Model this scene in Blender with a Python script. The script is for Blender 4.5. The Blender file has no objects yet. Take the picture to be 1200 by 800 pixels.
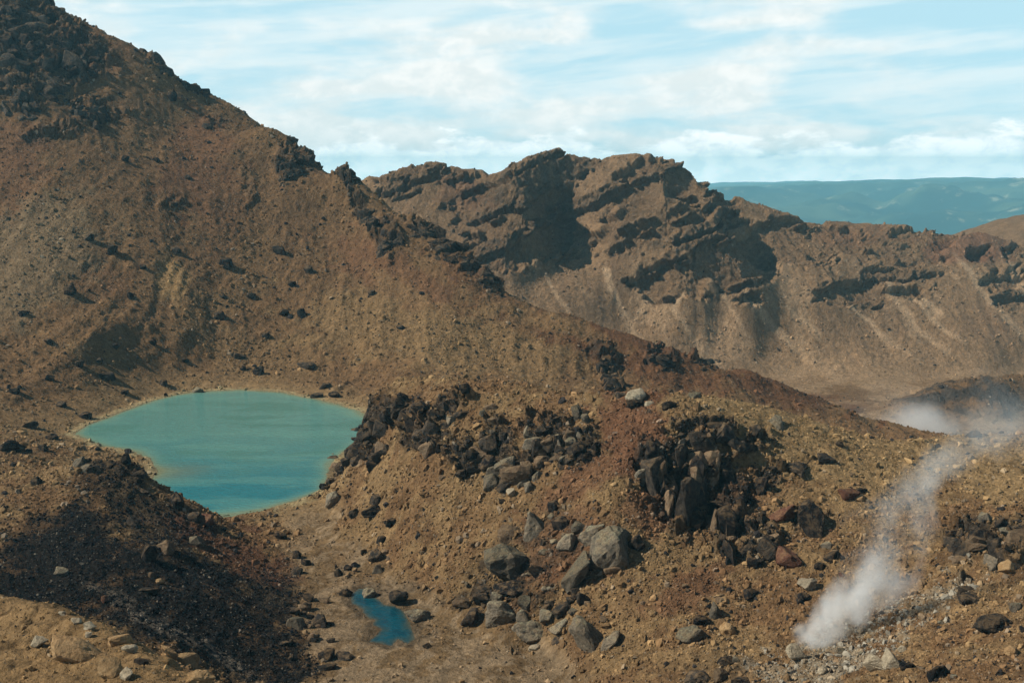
import bpy, bmesh, math, random
import numpy as np
from mathutils import Vector, Matrix, Euler

random.seed(7)
rng = np.random.default_rng(7)
S = bpy.context.scene
COL = S.collection
R = math.radians

# ------------------------------------------------------------------ camera
F = 1333.0
PITCH = R(8.74)
cp, sp = math.cos(PITCH), math.sin(PITCH)
cam = bpy.data.objects.new('camera', bpy.data.cameras.new('camera'))
COL.objects.link(cam)
cam.data.sensor_width = 36.0
cam.data.lens = 36.0 * F / 1200.0
cam.data.clip_start = 0.5
cam.data.clip_end = 120000.0
cam.location = (0, 0, 0)
cam.rotation_euler = (R(90) - PITCH, 0, 0)
S.camera = cam

# ------------------------------------------------------------------ light
SUN = Vector((-0.74, -0.08, 0.64)).normalized()       # direction towards the sun
sun_el = math.asin(SUN.z)
sun_az = math.atan2(SUN.x, SUN.y)
sl = bpy.data.lights.new('sun', 'SUN')
sl.energy = 5.0
sl.angle = R(0.5)
sl.color = (1.0, 0.92, 0.79)
so = bpy.data.objects.new('sun', sl)
COL.objects.link(so)
so.rotation_euler = (-SUN).to_track_quat('-Z', 'Y').to_euler()

S.render.engine = 'CYCLES'
S.cycles.use_denoising = True
S.cycles.max_bounces = 6
S.cycles.diffuse_bounces = 2
S.cycles.volume_bounces = 5
S.cycles.transparent_max_bounces = 8
S.view_settings.view_transform = 'Standard'
S.view_settings.look = 'None'
S.view_settings.exposure = 0.22
S.view_settings.gamma = 1.0

W = bpy.data.worlds.new('World')
S.world = W
W.use_nodes = True


class NT:
    """small helper to write node trees"""
    def __init__(self, tree):
        self.t = tree
        self.n = tree.nodes
        self.l = tree.links

    def node(self, kind, **kw):
        n = self.n.new(kind)
        for k, v in kw.items():
            setattr(n, k, v)
        return n

    def put(self, sock, v):
        if isinstance(v, bpy.types.NodeSocket):
            self.l.new(v, sock)
        else:
            sock.default_value = v

    def m(self, op, a, b=None, c=None, clamp=False):
        n = self.node('ShaderNodeMath', operation=op, use_clamp=clamp)
        for i, v in enumerate((a, b, c)):
            if v is not None:
                self.put(n.inputs[i], v)
        return n.outputs[0]

    def vm(self, op, a, b=None, s=None):
        n = self.node('ShaderNodeVectorMath', operation=op)
        self.put(n.inputs[0], a)
        if b is not None:
            self.put(n.inputs[1], b)
        if s is not None:
            self.put(n.inputs['Scale'], s)
        return n.outputs['Value'] if op in ('LENGTH', 'DOT_PRODUCT') else n.outputs[0]

    def noise(self, vec, scale, detail=4, rough=0.55, dist=0.0, color=False):
        n = self.node('ShaderNodeTexNoise')
        self.put(n.inputs['Vector'], vec)
        self.put(n.inputs['Scale'], scale)
        self.put(n.inputs['Detail'], detail)
        self.put(n.inputs['Roughness'], rough)
        self.put(n.inputs['Distortion'], dist)
        return n.outputs['Color' if color else 'Fac']

    def rng(self, v, a, b, c=0.0, d=1.0, smooth=True):
        n = self.node('ShaderNodeMapRange')
        n.interpolation_type = 'SMOOTHSTEP' if smooth else 'LINEAR'
        self.put(n.inputs['Value'], v)
        for i, x in zip(('From Min', 'From Max', 'To Min', 'To Max'), (a, b, c, d)):
            self.put(n.inputs[i], x)
        return n.outputs[0]

    def mix(self, f, a, b, blend='MIX'):
        n = self.node('ShaderNodeMix', data_type='RGBA', blend_type=blend)
        self.put(n.inputs['Factor'], f)
        self.put(n.inputs[6], a)
        self.put(n.inputs[7], b)
        return n.outputs[2]

    def xyz(self, v):
        n = self.node('ShaderNodeSeparateXYZ')
        self.put(n.inputs[0], v)
        return n.outputs

    def cxyz(self, x, y, z):
        n = self.node('ShaderNodeCombineXYZ')
        for i, v in enumerate((x, y, z)):
            self.put(n.inputs[i], v)
        return n.outputs[0]


def build_world():
    k = NT(W.node_tree)
    k.n.clear()
    sky = k.node('ShaderNodeTexSky', sky_type='NISHITA', sun_disc=False)
    sky.sun_elevation = sun_el
    sky.sun_rotation = sun_az
    sky.altitude = 1800.0
    sky.air_density = 1.0
    sky.dust_density = 0.6
    sky.ozone_density = 1.6
    d = k.node('ShaderNodeTexCoord').outputs['Generated']
    d = k.vm('NORMALIZE', d)
    x, y, z = k.xyz(d)
    az = k.m('ARCTAN2', x, y)
    el = k.m('ARCSINE', z)
    deg = 180 / math.pi
    azd = k.m('MULTIPLY', az, deg)
    eld = k.m('MULTIPLY', el, deg)
    # thin veil and long high streaks: laid out on the sphere of directions, all round the horizon
    tilt = k.m('ADD', eld, k.m('MULTIPLY', k.m('SINE', az), -5.5))
    v1 = k.cxyz(k.m('MULTIPLY', x, 5.0), k.m('MULTIPLY', y, 5.0), k.m('MULTIPLY', tilt, 0.75))
    n1 = k.noise(v1, 0.8, 5, 0.52, 0.5)
    v2 = k.cxyz(k.m('MULTIPLY', x, 14.0), k.m('MULTIPLY', y, 14.0), k.m('MULTIPLY', tilt, 2.2))
    n2 = k.noise(v2, 0.7, 6, 0.6, 0.3)
    streak = k.m('ADD', k.m('MULTIPLY', n1, 0.7), k.m('MULTIPLY', n2, 0.3))
    streak = k.rng(streak, 0.42, 0.62)
    # broad soft masses of cloud
    v3 = k.cxyz(k.m('MULTIPLY', x, 7.0), k.m('MULTIPLY', y, 7.0), k.m('MULTIPLY', eld, 0.42))
    n3 = k.noise(v3, 1.0, 5, 0.50, 0.2)
    side = k.m('MULTIPLY', k.m('SINE', k.m('ADD', k.m('MULTIPLY', az, -3.0), 1.2)), 0.17)
    soft = k.rng(k.m('ADD', k.m('ADD', n3, side), k.m('MULTIPLY', eld, -0.012)), 0.48, 0.68)
    # cumulus bank sitting on the horizon
    v4 = k.cxyz(k.m('MULTIPLY', x, 17.0), k.m('MULTIPLY', y, 17.0), k.m('MULTIPLY', eld, 0.85))
    n4 = k.noise(v4, 1.0, 8, 0.58, 0.2)
    top = k.m('ADD', 1.35, k.m('MULTIPLY', k.m('SUBTRACT', n4, 0.5), 5.0))
    cum = k.rng(k.m('SUBTRACT', top, k.m('MAXIMUM', eld, 0.0)), -0.15, 0.50)
    v5 = k.cxyz(k.m('MULTIPLY', x, 40.0), k.m('MULTIPLY', y, 40.0), k.m('MULTIPLY', eld, 1.1))
    n5 = k.noise(v5, 1.0, 7, 0.6, 0.25)
    cumcol = k.mix(k.rng(n5, 0.36, 0.60), (0.84, 0.90, 0.90, 1), (1.15, 1.13, 1.09, 1))
    cumcol = k.mix(k.rng(k.m('ADD', eld, k.m('MULTIPLY', n5, .8)), -1.5, -0.55, 1.0, 0.0), cumcol, (0.50, 0.66, 0.70, 1))
    skyc = k.vm('SCALE', sky.outputs[0], s=0.06)
    skyc = k.mix(1.0, skyc, (0.62, 0.92, 0.95, 1), 'MULTIPLY')
    c = k.mix(k.rng(eld, 7.0, 36.0, 0.85, 0.0), skyc, (0.50, 0.76, 0.86, 1))
    c = k.mix(k.m('MULTIPLY', streak, 0.55), c, (0.86, 0.89, 0.87, 1))
    softc = k.mix(k.rng(n5, 0.35, 0.65), (0.74, 0.79, 0.78, 1), (0.90, 0.90, 0.87, 1))
    c = k.mix(k.m('MULTIPLY', soft, 0.92), c, softc)
    cumcol = k.vm('SCALE', cumcol, s=k.rng(eld, -0.8, 1.4, 1.75, 1.0))
    c = k.mix(k.m('MULTIPLY', cum, 0.92), c, cumcol)
    # the clouds thin out overhead and leave a clear blue zenith
    c = k.mix(k.rng(eld, 9.0, 24.0, 0.0, 0.95), c, skyc)
    bg = k.node('ShaderNodeBackground')
    k.put(bg.inputs['Color'], c)
    bg.inputs['Strength'].default_value = 1.0
    out = k.node('ShaderNodeOutputWorld')
    k.l.new(bg.outputs[0], out.inputs['Surface'])


build_world()

# ------------------------------------------------------------------ noise (numpy)
def _h(ix, iy, iz, seed):
    h = (ix.astype(np.uint32) * np.uint32(374761393)) ^ (iy.astype(np.uint32) * np.uint32(668265263))
    if iz is not None:
        h ^= iz.astype(np.uint32) * np.uint32(2147483647 - 58)
    h ^= np.uint32((seed * 2654435761) & 0xffffffff)
    h = (h ^ (h >> np.uint32(13))) * np.uint32(1274126177)
    h = (h ^ (h >> np.uint32(16))) * np.uint32(2246822519)
    return h ^ (h >> np.uint32(15))


def hash01(ix, iy, seed=0):
    return _h(ix, iy, None, seed).astype(np.float32) / np.float32(4294967295.0)


_A = np.linspace(0, 2 * np.pi, 64, endpoint=False)
_GX, _GY = np.cos(_A).astype(np.float32), np.sin(_A).astype(np.float32)


def perlin(x, y, seed=0):
    x0 = np.floor(x); y0 = np.floor(y)
    fx = (x - x0).astype(np.float32); fy = (y - y0).astype(np.float32)
    ix = x0.astype(np.int64); iy = y0.astype(np.int64)
    u = fx * fx * fx * (fx * (fx * 6 - 15) + 10)
    v = fy * fy * fy * (fy * (fy * 6 - 15) + 10)

    def g(dx, dy):
        h = _h(ix + dx, iy + dy, None, seed) & np.uint32(63)
        return _GX[h] * (fx - dx) + _GY[h] * (fy - dy)
    a = g(0, 0); b = g(1, 0); c = g(0, 1); d = g(1, 1)
    return 1.41 * ((a + u * (b - a)) + v * ((c + u * (d - c)) - (a + u * (b - a))))


def fbm(x, y, oct=4, seed=0, gain=0.5, lac=2.03):
    s = np.zeros_like(x, dtype=np.float32); a = 1.0
    for i in range(oct):
        s += a * perlin(x, y, seed + i * 17)
        x = x * lac + 3.7; y = y * lac - 1.9; a *= gain
    return s


def ridged(x, y, oct=3, seed=0, gain=0.5):
    s = np.zeros_like(x, dtype=np.float32); a = 1.0
    for i in range(oct):
        s += a * (1 - 2 * np.abs(perlin(x, y, seed + i * 13)))
        x = x * 2.1 + 5.1; y = y * 2.1 + 1.3; a *= gain
    return s


def worley(x, y, seed=0):
    """F1 distance, F2-F1 and a random value of the nearest cell"""
    x0 = np.floor(x).astype(np.int64); y0 = np.floor(y).astype(np.int64)
    f1 = np.full(x.shape, 9.0, np.float32); f2 = f1.copy(); idv = np.zeros(x.shape, np.float32)
    for dx in (-1, 0, 1):
        for dy in (-1, 0, 1):
            cx = x0 + dx; cy = y0 + dy
            px = cx + hash01(cx, cy, seed); py = cy + hash01(cx, cy, seed + 1)
            d = np.sqrt((px - x) ** 2 + (py - y) ** 2).astype(np.float32)
            near = d < f1
            f2 = np.where(near, f1, np.minimum(f2, d))
            idv = np.where(near, hash01(cx, cy, seed + 2), idv)
            f1 = np.where(near, d, f1)
    return f1, f2 - f1, idv


def sstep(a, b, v):
    t = np.clip((v - a) / (b - a), 0, 1)
    return t * t * (3 - 2 * t)


# ------------------------------------------------------------------ survey of the place
# control points: a sighting (x, y in the 1200x800 view from the lookout) and a distance
# along the ground; each becomes one surveyed point of the terrain.
def sight(px, py, Y=None, z=None):
    uc = (400.0 - py) / F
    rc = (px - 600.0) / F
    yy = cp + uc * sp
    zz = -sp + uc * cp
    if Y is None:
        Y = z * yy / zz
    kk = Y / yy
    return kk * rc, Y, kk * zz


CP = []   # u, lnD, t, region
REG = ['foreground_slope', 'scoria_hill', 'lake_basin', 'lava_ridge', 'mountain', 'crater_floor', 'crater_rim']
FG, SC, BA, RI, MO, CF, RM = range(7)


def pt(x, y, Y=None, reg=MO, z=None):
    X, Y, Z = sight(x, y, Y, z)
    CP.append((X / Y, math.log(Y), Z / Y, reg))


def line(pts, reg, step=24.0, behind=None):
    for a, b in zip(pts[:-1], pts[1:]):
        n = max(1, int(round(math.hypot(b[0] - a[0], b[1] - a[1]) / step)))
        for i in range(n):
            f = i / n
            pt(*[a[j] + (b[j] - a[j]) * f for j in range(3)], reg)
            if behind:
                x, y, Y = [a[j] + (b[j] - a[j]) * f for j in range(3)]
                pt(x, y + behind[1], Y * behind[0], reg)
    pt(*pts[-1], reg)


def pts(reg, *ps):
    for p in ps:
        pt(*p, reg)


ZL = -80.0
# near ground below the frame
for x in range(-200, 1500, 100):
    pt(x, 960, 58, FG)
# foreground bank
line([(-180, 655, 128), (0, 700, 108), (60, 712, 102), (120, 738, 95), (180, 768, 88), (240, 800, 82), (300, 840, 75)], FG)
pts(FG, (0, 800, 83), (100, 800, 80), (180, 805, 78), (50, 755, 92), (0, 745, 96), (-150, 760, 100), (110, 765, 88))
pts(SC, (0, 750, 126), (100, 775, 116), (200, 838, 104), (290, 880, 95), (0, 728, 150), (120, 745, 148), (240, 800, 140), (-150, 740, 150))
# dark scoria hill
pts(SC, (0, 690, 176), (100, 712, 176), (180, 740, 170), (250, 790, 164), (300, 800, 165))
line([(-120, 700, 172), (-60, 670, 186), (0, 635, 202), (50, 600, 216), (85, 565, 228), (100, 535, 238)], SC, 20)
pts(SC, (0, 590, 220), (40, 565, 234), (0, 545, 252), (-90, 600, 226), (60, 545, 246), (0, 520, 290), (-120, 540, 290))
line([(100, 535, 238), (150, 538, 240), (170, 558, 243), (205, 583, 247), (260, 610, 246), (310, 640, 229)], SC, 20, behind=(1.035, 14))
pts(SC, (150, 600, 222), (100, 620, 208), (200, 640, 206), (100, 680, 186), (200, 700, 183), (300, 705, 196),
    (300, 760, 176), (360, 770, 176), (255, 650, 215), (330, 680, 209), (50, 650, 196))
# basin floor
for x, y in [(330, 612), (380, 625), (420, 660), (405, 700), (440, 720), (470, 760), (560, 780), (400, 790), (500, 800),
             (600, 790), (372, 655), (395, 745), (420, 770), (340, 598), (520, 760), (360, 600), (600, 770), (440, 690)]:
    pt(x, y, reg=BA, z=-79.2)
# lake floor and far beach
LAKE_PX = [(88, 508), (105, 497), (130, 488), (155, 478), (180, 469), (205, 463), (230, 459), (280, 456.5), (330, 460), (370, 468),
           (400, 475), (418, 481), (440, 492), (430, 515), (400, 530), (386, 545), (383, 560), (375, 574), (345, 587), (310, 596), (272, 603),
           (240, 606), (205, 600), (178, 580), (176, 562), (186, 553), (176, 537), (155, 528), (120, 522)]
LAKE = np.array([sight(x, y, z=ZL)[:2] for x, y in LAKE_PX])
for x, y in LAKE_PX[:11]:
    pt(x, y, reg=BA, z=ZL)
for x, y in [(200, 500), (300, 500), (250, 550), (330, 540), (300, 575)]:
    pt(x, y, reg=BA, z=ZL - 1.5)
pts(BA, (300, 440, 424), (360, 432, 428), (400, 445, 420), (250, 445, 416))
# lava ridge
for x, y in [(378, 586), (400, 606), (428, 645), (455, 668), (480, 690), (520, 715), (560, 731), (620, 748), (655, 772), (680, 802)]:
    pt(x, y, reg=RI, z=-79)
line([(384, 520, 278), (400, 499, 284), (420, 480, 281), (470, 456, 265), (520, 450, 255), (560, 446, 248), (640, 459, 238), (700, 463, 230),
      (765, 461, 226), (830, 463, 223), (900, 479, 224), (960, 498, 227), (1040, 515, 231), (1100, 513, 236), (1200, 508, 241), (1300, 500, 246)], RI, 22, behind=(1.09, 16))
def rs(x, y, D0, g=0.55, z0=-79.0):
    X, Y, Z = sight(x, y, 100.0)
    t = Z / Y
    pt(x, y, (z0 - g * D0) / (t - g), RI)
for y in (500, 540, 590, 640, 690):
    rs(560, y, 190)
    if y < 660:
        rs(480, y, 207)
for y in (530, 560):
    rs(420, y, 246)
for y in (490, 530, 600, 660, 720):
    rs(680, y, 168)
    rs(620, y, 178)
pts(RI, (430, 500, 274), (440, 536, 266), (800, 500, 208), (850, 502, 210), (780, 520, 206), (790, 600, 198), (840, 612, 196),
    (880, 560, 203), (905, 628, 189), (760, 600, 194), (800, 640, 188), (720, 560, 198))
pts(RI, (950, 745, 158), (1040, 700, 166), (1100, 650, 172), (1200, 650, 162), (1200, 800, 119), (1100, 800, 127), (1000, 800, 137),
    (900, 800, 145), (800, 800, 152), (720, 800, 161), (1300, 700, 142), (900, 680, 177), (950, 640, 184), (1000, 580, 198), (960, 540, 209),
    (1100, 570, 202), (1200, 570, 196), (860, 740, 165), (780, 720, 170), (1130, 640, 174), (1140, 700, 152), (1350, 600, 180))
# hidden ground behind the ridge
pts(MO, (470, 475, 320), (560, 485, 310), (640, 500, 310), (720, 520, 300), (800, 540, 300), (720, 480, 370), (800, 495, 380), (640, 470, 370), (900, 520, 390))
pts(CF, (960, 570, 300), (1040, 560, 300), (1100, 555, 330), (1200, 550, 320), (1300, 545, 320), (1000, 530, 400), (1100, 520, 420), (1200, 520, 420), (1300, 520, 420))
# mountain
CRX = [(-180, -150, 640), (0, -40, 640), (60, 5, 636), (100, 28, 632), (150, 50, 628), (200, 78, 622), (235, 100, 615), (260, 118, 608), (300, 136, 598),
       (340, 156, 584), (370, 184, 570), (398, 204, 556), (428, 214, 545), (440, 232, 535), (500, 266, 510), (545, 292, 495), (590, 342, 475), (640, 362, 465),
       (720, 387, 458), (800, 410, 456), (880, 432, 458), (960, 466, 470), (1000, 487, 480), (1040, 505, 490)]
OFX = [60, 120, 160, 200, 240, 280, 320, 360, 400, 440, 480, 520, 560, 600, 640, 680, 720, 760, 800, 840, 880, 920, 1000]
OFY = [12, 9, 6, 9, 25, 28, 8, 18, 1, 12, 5, 9, 11, 8, 5, 8, 8, 8, 10, 20, 10, 4, 2]
CRL = [(x, float(np.interp(x, [c[0] for c in CRX], [c[1] for c in CRX]) + np.interp(x, OFX, OFY)), float(np.interp(x, [c[0] for c in CRX], [c[2] for c in CRX]))) for x in
       sorted(set([c[0] for c in CRX] + OFX))]
line(CRL, MO, 22, behind=(1.08, 22))
pts(MO, (0, 100, 560), (0, 200, 505), (0, 300, 447), (0, 400, 394), (0, 450, 362), (0, 490, 332), (100, 100, 585), (100, 200, 512), (100, 300, 454),
    (100, 400, 398), (100, 460, 370), (200, 155, 585), (260, 170, 575), (200, 200, 545), (200, 300, 475), (200, 400, 424), (300, 200, 562), (300, 300, 500),
    (300, 400, 446), (400, 250, 540), (400, 300, 508), (400, 360, 468), (420, 420, 434), (500, 300, 494), (500, 360, 462), (500, 420, 428),
    (560, 350, 468), (560, 400, 444), (600, 430, 432), (650, 400, 450), (700, 440, 438), (800, 440, 444), (900, 460, 454), (-120, 100, 570), (-120, 300, 455), (-120, 420, 386))
# valley behind the mountain spur
for x, y in [(450, 330), (550, 400), (650, 440), (750, 465), (850, 480), (300, 300), (150, 200)]:
    pt(x, y, 660, CF)
# crater floor
for x, y in [(1000, 470), (1100, 440), (1200, 432), (1300, 430), (1200, 490), (1100, 500), (1050, 470), (1000, 505), (940, 452), (1300, 500), (1040, 450)]:
    pt(x, y, reg=CF, z=-142)
pts(CF, (1130, 449, 655), (1190, 447, 660), (1085, 462, 650), (1180, 470, 640), (1250, 450, 660))
# crater rim
line([(380, 225, 880), (428, 215, 882), (460, 195, 890), (515, 195, 895), (560, 203, 905), (600, 190, 912), (625, 184, 918), (655, 184, 925), (675, 193, 930), (700, 193, 932),
      (765, 184, 925), (800, 195, 915), (830, 218, 905), (841, 238, 910), (900, 248, 918), (960, 260, 922), (1040, 266, 928), (1100, 268, 930),
      (1150, 276, 936), (1200, 284, 940), (1320, 288, 945)], RM, 18, behind=(1.05, 14))
pts(RM, (480, 232, 868), (500, 272, 836), (540, 322, 806), (590, 335, 799), (640, 350, 799), (700, 330, 822), (720, 380, 795), (760, 350, 815),
    (700, 300, 844), (720, 260, 880), (700, 230, 905), (560, 240, 868), (550, 280, 835), (440, 260, 850))
# ribs: crest, then the foot of their steep right-hand wall
pts(RM, (602, 193, 868), (602, 213, 850), (603, 240, 836), (620, 252, 832), (612, 286, 822), (592, 306, 812))
pts(RM, (632, 196, 914), (655, 200, 923), (656, 226, 916), (656, 250, 904), (656, 280, 866), (660, 302, 842), (640, 312, 829), (622, 322, 817), (664, 322, 828), (650, 340, 808), (690, 345, 808))
pts(RM, (733, 232, 866), (752, 246, 894), (752, 266, 876), (700, 262, 872))
pts(RM, (778, 198, 886), (780, 228, 852), (768, 262, 838), (803, 224, 908), (802, 205, 912), (800, 256, 884))
pts(RM, (834, 224, 884), (839, 248, 856), (836, 290, 828), (818, 324, 812), (864, 258, 910), (868, 290, 884), (882, 312, 866))
pts(RM, (876, 292, 846), (872, 336, 810), (905, 310, 864), (925, 335, 842), (952, 356, 828))
pts(RM, (960, 300, 878), (980, 335, 846), (1000, 380, 820), (1000, 330, 862), (1080, 330, 866), (1080, 400, 808), (1150, 400, 806), (1150, 340, 860),
    (1200, 340, 868), (1200, 400, 812), (900, 400, 800), (940, 430, 782), (850, 370, 806), (830, 400, 790), (1300, 350, 870), (1100, 290, 905), (960, 280, 905))
for x in range(300, 1400, 100):
    pt(x, 330, 1120, RM)
    pt(x, 420, 1330, RM)
for x in range(-200, 400, 100):
    pt(x, 260, 900, RM)
    pt(x, 330, 1330, RM)

CPA = np.array(CP, dtype=np.float64)
CX, CV, CREG = CPA[:, :2], CPA[:, 2], CPA[:, 3].astype(int)
# merge near-duplicates
EPS2 = 0.010 ** 2
d2 = ((CX[:, None, :] - CX[None, :, :]) ** 2).sum(-1)
K = np.sqrt(d2 + EPS2)
n = len(CX)
Pm = np.c_[np.ones(n), CX]
A = np.zeros((n + 3, n + 3))
A[:n, :n] = K + np.eye(n) * -0.0006
A[:n, n:] = Pm
A[n:, :n] = Pm.T
sol = np.linalg.solve(A, np.r_[CV, 0, 0, 0])
wgt, aff = sol[:n].astype(np.float32), sol[n:]

UMIN, UMAX, LMIN, LMAX = -0.62, 0.62, math.log(52.0), math.log(1330.0)
NU, NL = 420, 1000
gu = np.linspace(UMIN, UMAX, NU); gl = np.linspace(LMIN, LMAX, NL)
GT = np.empty((NL, NU), np.float32)
cx32 = CX.astype(np.float32)
for j0 in range(0, NL, 50):
    U_, L_ = np.meshgrid(gu, gl[j0:j0 + 50])
    u_ = U_.ravel().astype(np.float32); l_ = L_.ravel().astype(np.float32)
    kk = np.sqrt((u_[:, None] - cx32[None, :, 0]) ** 2 + (l_[:, None] - cx32[None, :, 1]) ** 2 + np.float32(EPS2))
    GT[j0:j0 + 50] = (kk @ wgt + aff[0] + aff[1] * u_ + aff[2] * l_).reshape(U_.shape)


def base_t(u, l):
    a = np.clip((u - UMIN) / (UMAX - UMIN) * (NU - 1), 0, NU - 1.001)
    b = np.clip((l - LMIN) / (LMAX - LMIN) * (NL - 1), 0, NL - 1.001)
    i = a.astype(int); j = b.astype(int); fa = a - i; fb = b - j
    return (GT[j, i] * (1 - fa) + GT[j, i + 1] * fa) * (1 - fb) + (GT[j + 1, i] * (1 - fa) + GT[j + 1, i + 1] * fa) * fb


# grid: columns by bearing, rows spaced along the ground so that steep ground gets more of them
NC, NR = 1040, 1240
ucol = np.concatenate([np.linspace(-0.62, -0.475, 36)[:-1], np.linspace(-0.475, 0.475, NC - 70), np.linspace(0.475, 0.62, 36)[1:]])
NC = len(ucol)
met = np.abs(np.diff(GT, axis=0)) + 0.22 * (gl[1] - gl[0])
kern = np.ones(31) / 31
met = np.apply_along_axis(lambda r: np.convolve(np.pad(r, 15, mode='edge'), kern, 'valid'), 1, met)
met = np.apply_along_axis(lambda r: np.convolve(np.pad(r, 4, mode='edge'), np.ones(9) / 9, 'valid'), 0, met)
cum = np.vstack([np.zeros(NU), np.cumsum(met, 0)])
cum /= cum[-1]
Lg = np.empty((NR, NU), np.float64)
for i in range(NU):
    Lg[:, i] = np.interp(np.linspace(0, 1, NR), cum[:, i], gl)
a = (ucol - UMIN) / (UMAX - UMIN) * (NU - 1)
ai = np.clip(a.astype(int), 0, NU - 2); af = a - ai
Lm = Lg[:, ai] * (1 - af) + Lg[:, ai + 1] * af
Um = np.broadcast_to(ucol, Lm.shape)
T = base_t(Um, Lm)
Y = np.exp(Lm)
X = Um * Y
Z = T * Y


def project(X, Y, Z):
    dep = Y * cp - Z * sp
    return 600 + F * X / dep, 400 - F * (Y * sp + Z * cp) / dep, dep


PX, PY, _ = project(X, Y, Z)
X = X.astype(np.float32); Y = Y.astype(np.float32); Z = Z.astype(np.float32)
PX = PX.astype(np.float32); PY = PY.astype(np.float32)
LnD = Lm.astype(np.float32)


def inpoly(x, y, poly):
    r = np.zeros(x.shape, bool)
    p = np.asarray(poly)
    for (x1, y1), (x2, y2) in zip(p, np.roll(p, -1, 0)):
        if y1 == y2:
            continue
        c = ((y1 > y) != (y2 > y)) & (x < (x2 - x1) * (y - y1) / (y2 - y1) + x1)
        r ^= c
    return r


def polydist(x, y, poly):
    d = np.full(x.shape, 1e9, np.float32)
    p = np.asarray(poly, dtype=np.float32)
    for (x1, y1), (x2, y2) in zip(p, np.roll(p, -1, 0)):
        dx, dy = x2 - x1, y2 - y1
        t = np.clip(((x - x1) * dx + (y - y1) * dy) / (dx * dx + dy * dy + 1e-9), 0, 1)
        d = np.minimum(d, np.hypot(x - x1 - t * dx, y - y1 - t * dy))
    return d


def blobs(lst, dmin, dmax, edge=0.35, seed=3):
    """soft union of ellipses (x, y, rx, ry, degrees[, strength]) surveyed from the lookout, within a distance range"""
    m = np.zeros(X.shape, np.float32)
    sel = (Y > dmin) & (Y < dmax)
    idx = np.nonzero(sel)
    px, py = PX[idx], PY[idx]
    wob = 1 + edge * fbm(px / 26, py / 18, 4, seed, 0.6)
    mm = np.zeros(px.shape, np.float32)
    for b in lst:
        x, y, rx, ry, an = b[:5]
        st = b[5] if len(b) > 5 else 1.0
        c, s = math.cos(R(an)), math.sin(R(an))
        dx, dy = px - x, py - y
        q = np.sqrt(((dx * c - dy * s) / rx) ** 2 + ((dx * s + dy * c) / ry) ** 2)
        mm = np.maximum(mm, st * (1 - sstep(0.65, 1.25, q * wob)))
    m[idx] = mm
    return m


# --- rock masks -------------------------------------------------------------
crag = blobs([(430, 492, 54, 24, 25), (405, 525, 30, 26, 25), (470, 478, 30, 14, 20), (512, 488, 40, 12, 32), (505, 520, 35, 9, 8), (545, 535, 22, 22, 0, .8),
              (585, 525, 24, 32, 0, .8), (640, 500, 30, 24, 20, .9), (672, 520, 40, 22, 10, .9), (610, 545, 30, 18, 0, .8), (690, 525, 14, 16, 0),
              (825, 500, 40, 14, 0), (800, 560, 38, 60, 0), (845, 590, 34, 54, 0), (880, 520, 26, 12, 15, .8), (900, 560, 16, 16, 0, .9),
              (890, 640, 26, 22, 0), (760, 545, 18, 30, 0, .9), (945, 610, 22, 18, 0, .9), (1140, 630, 32, 24, 10, .9), (1180, 640, 30, 30, 0, .9), (1130, 690, 14, 18, 0, .7)], 160, 300)
cragm = blobs([(20, 15, 80, 60, 0), (60, 60, 60, 36, -20), (100, 70, 30, 28, 0), (30, 80, 50, 30, 0, .8), (25, 105, 45, 10, 8), (75, 98, 34, 9, 6), (30, 125, 34, 7, 5), (105, 125, 24, 10, 0, .7),
               (190, 70, 20, 14, -30), (232, 95, 16, 12, -30), (205, 62, 24, 12, -35, .8), (345, 185, 24, 22, 30), (365, 175, 14, 16, 0), (405, 202, 14, 12, 0), (335, 200, 12, 14, 0),
               (455, 280, 16, 22, 20, .9), (500, 268, 28, 12, -20), (530, 292, 26, 18, -25), (560, 312, 24, 16, -35), (578, 330, 14, 12, -30),
               (420, 240, 10, 20, 25, .7), (715, 440, 14, 26, 20, .8), (700, 415, 16, 10, 0, .7), (775, 420, 18, 10, 0, .8), (825, 420, 24, 10, 0, .8),
               (250, 145, 14, 6, 0, .4), (290, 215, 10, 30, 15, .3), (200, 240, 20, 8, 10, .3), (110, 140, 40, 8, 12, .6), (60, 160, 40, 8, 10, .6)], 330, 700)
cragr = blobs([(490, 200, 40, 10, 0, .8), (465, 225, 30, 10, 5, .5), (600, 225, 70, 42, 30), (590, 285, 46, 30, 20), (640, 250, 40, 60, 0), (645, 186, 62, 26, 0), (480, 205, 50, 14, 0),
               (780, 215, 70, 34, 20), (760, 260, 60, 30, 20), (830, 260, 36, 60, 0), (790, 325, 50, 26, 10), (870, 310, 40, 40, 0), (925, 285, 50, 26, -15), (980, 280, 40, 16, -10, .8),
               (1000, 345, 46, 18, 0, .8), (1060, 300, 50, 16, 0, .6), (1085, 275, 40, 10, 0), (1180, 340, 26, 24, 0, .8), (1150, 300, 20, 10, 0, .8), (1005, 288, 50, 12, -5, .9), (1050, 322, 50, 10, 5, .9), (1096, 280, 20, 16, 0), (1192, 296, 18, 14, 0, .9), (1060, 345, 40, 8, 0, .7), (930, 262, 60, 8, 8, .8), (690, 240, 40, 10, 20, .8)], 740, 960)
hum = blobs([(1130, 468, 90, 22, 0), (1010, 490, 40, 10, 0, .6)], 560, 720)

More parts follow.
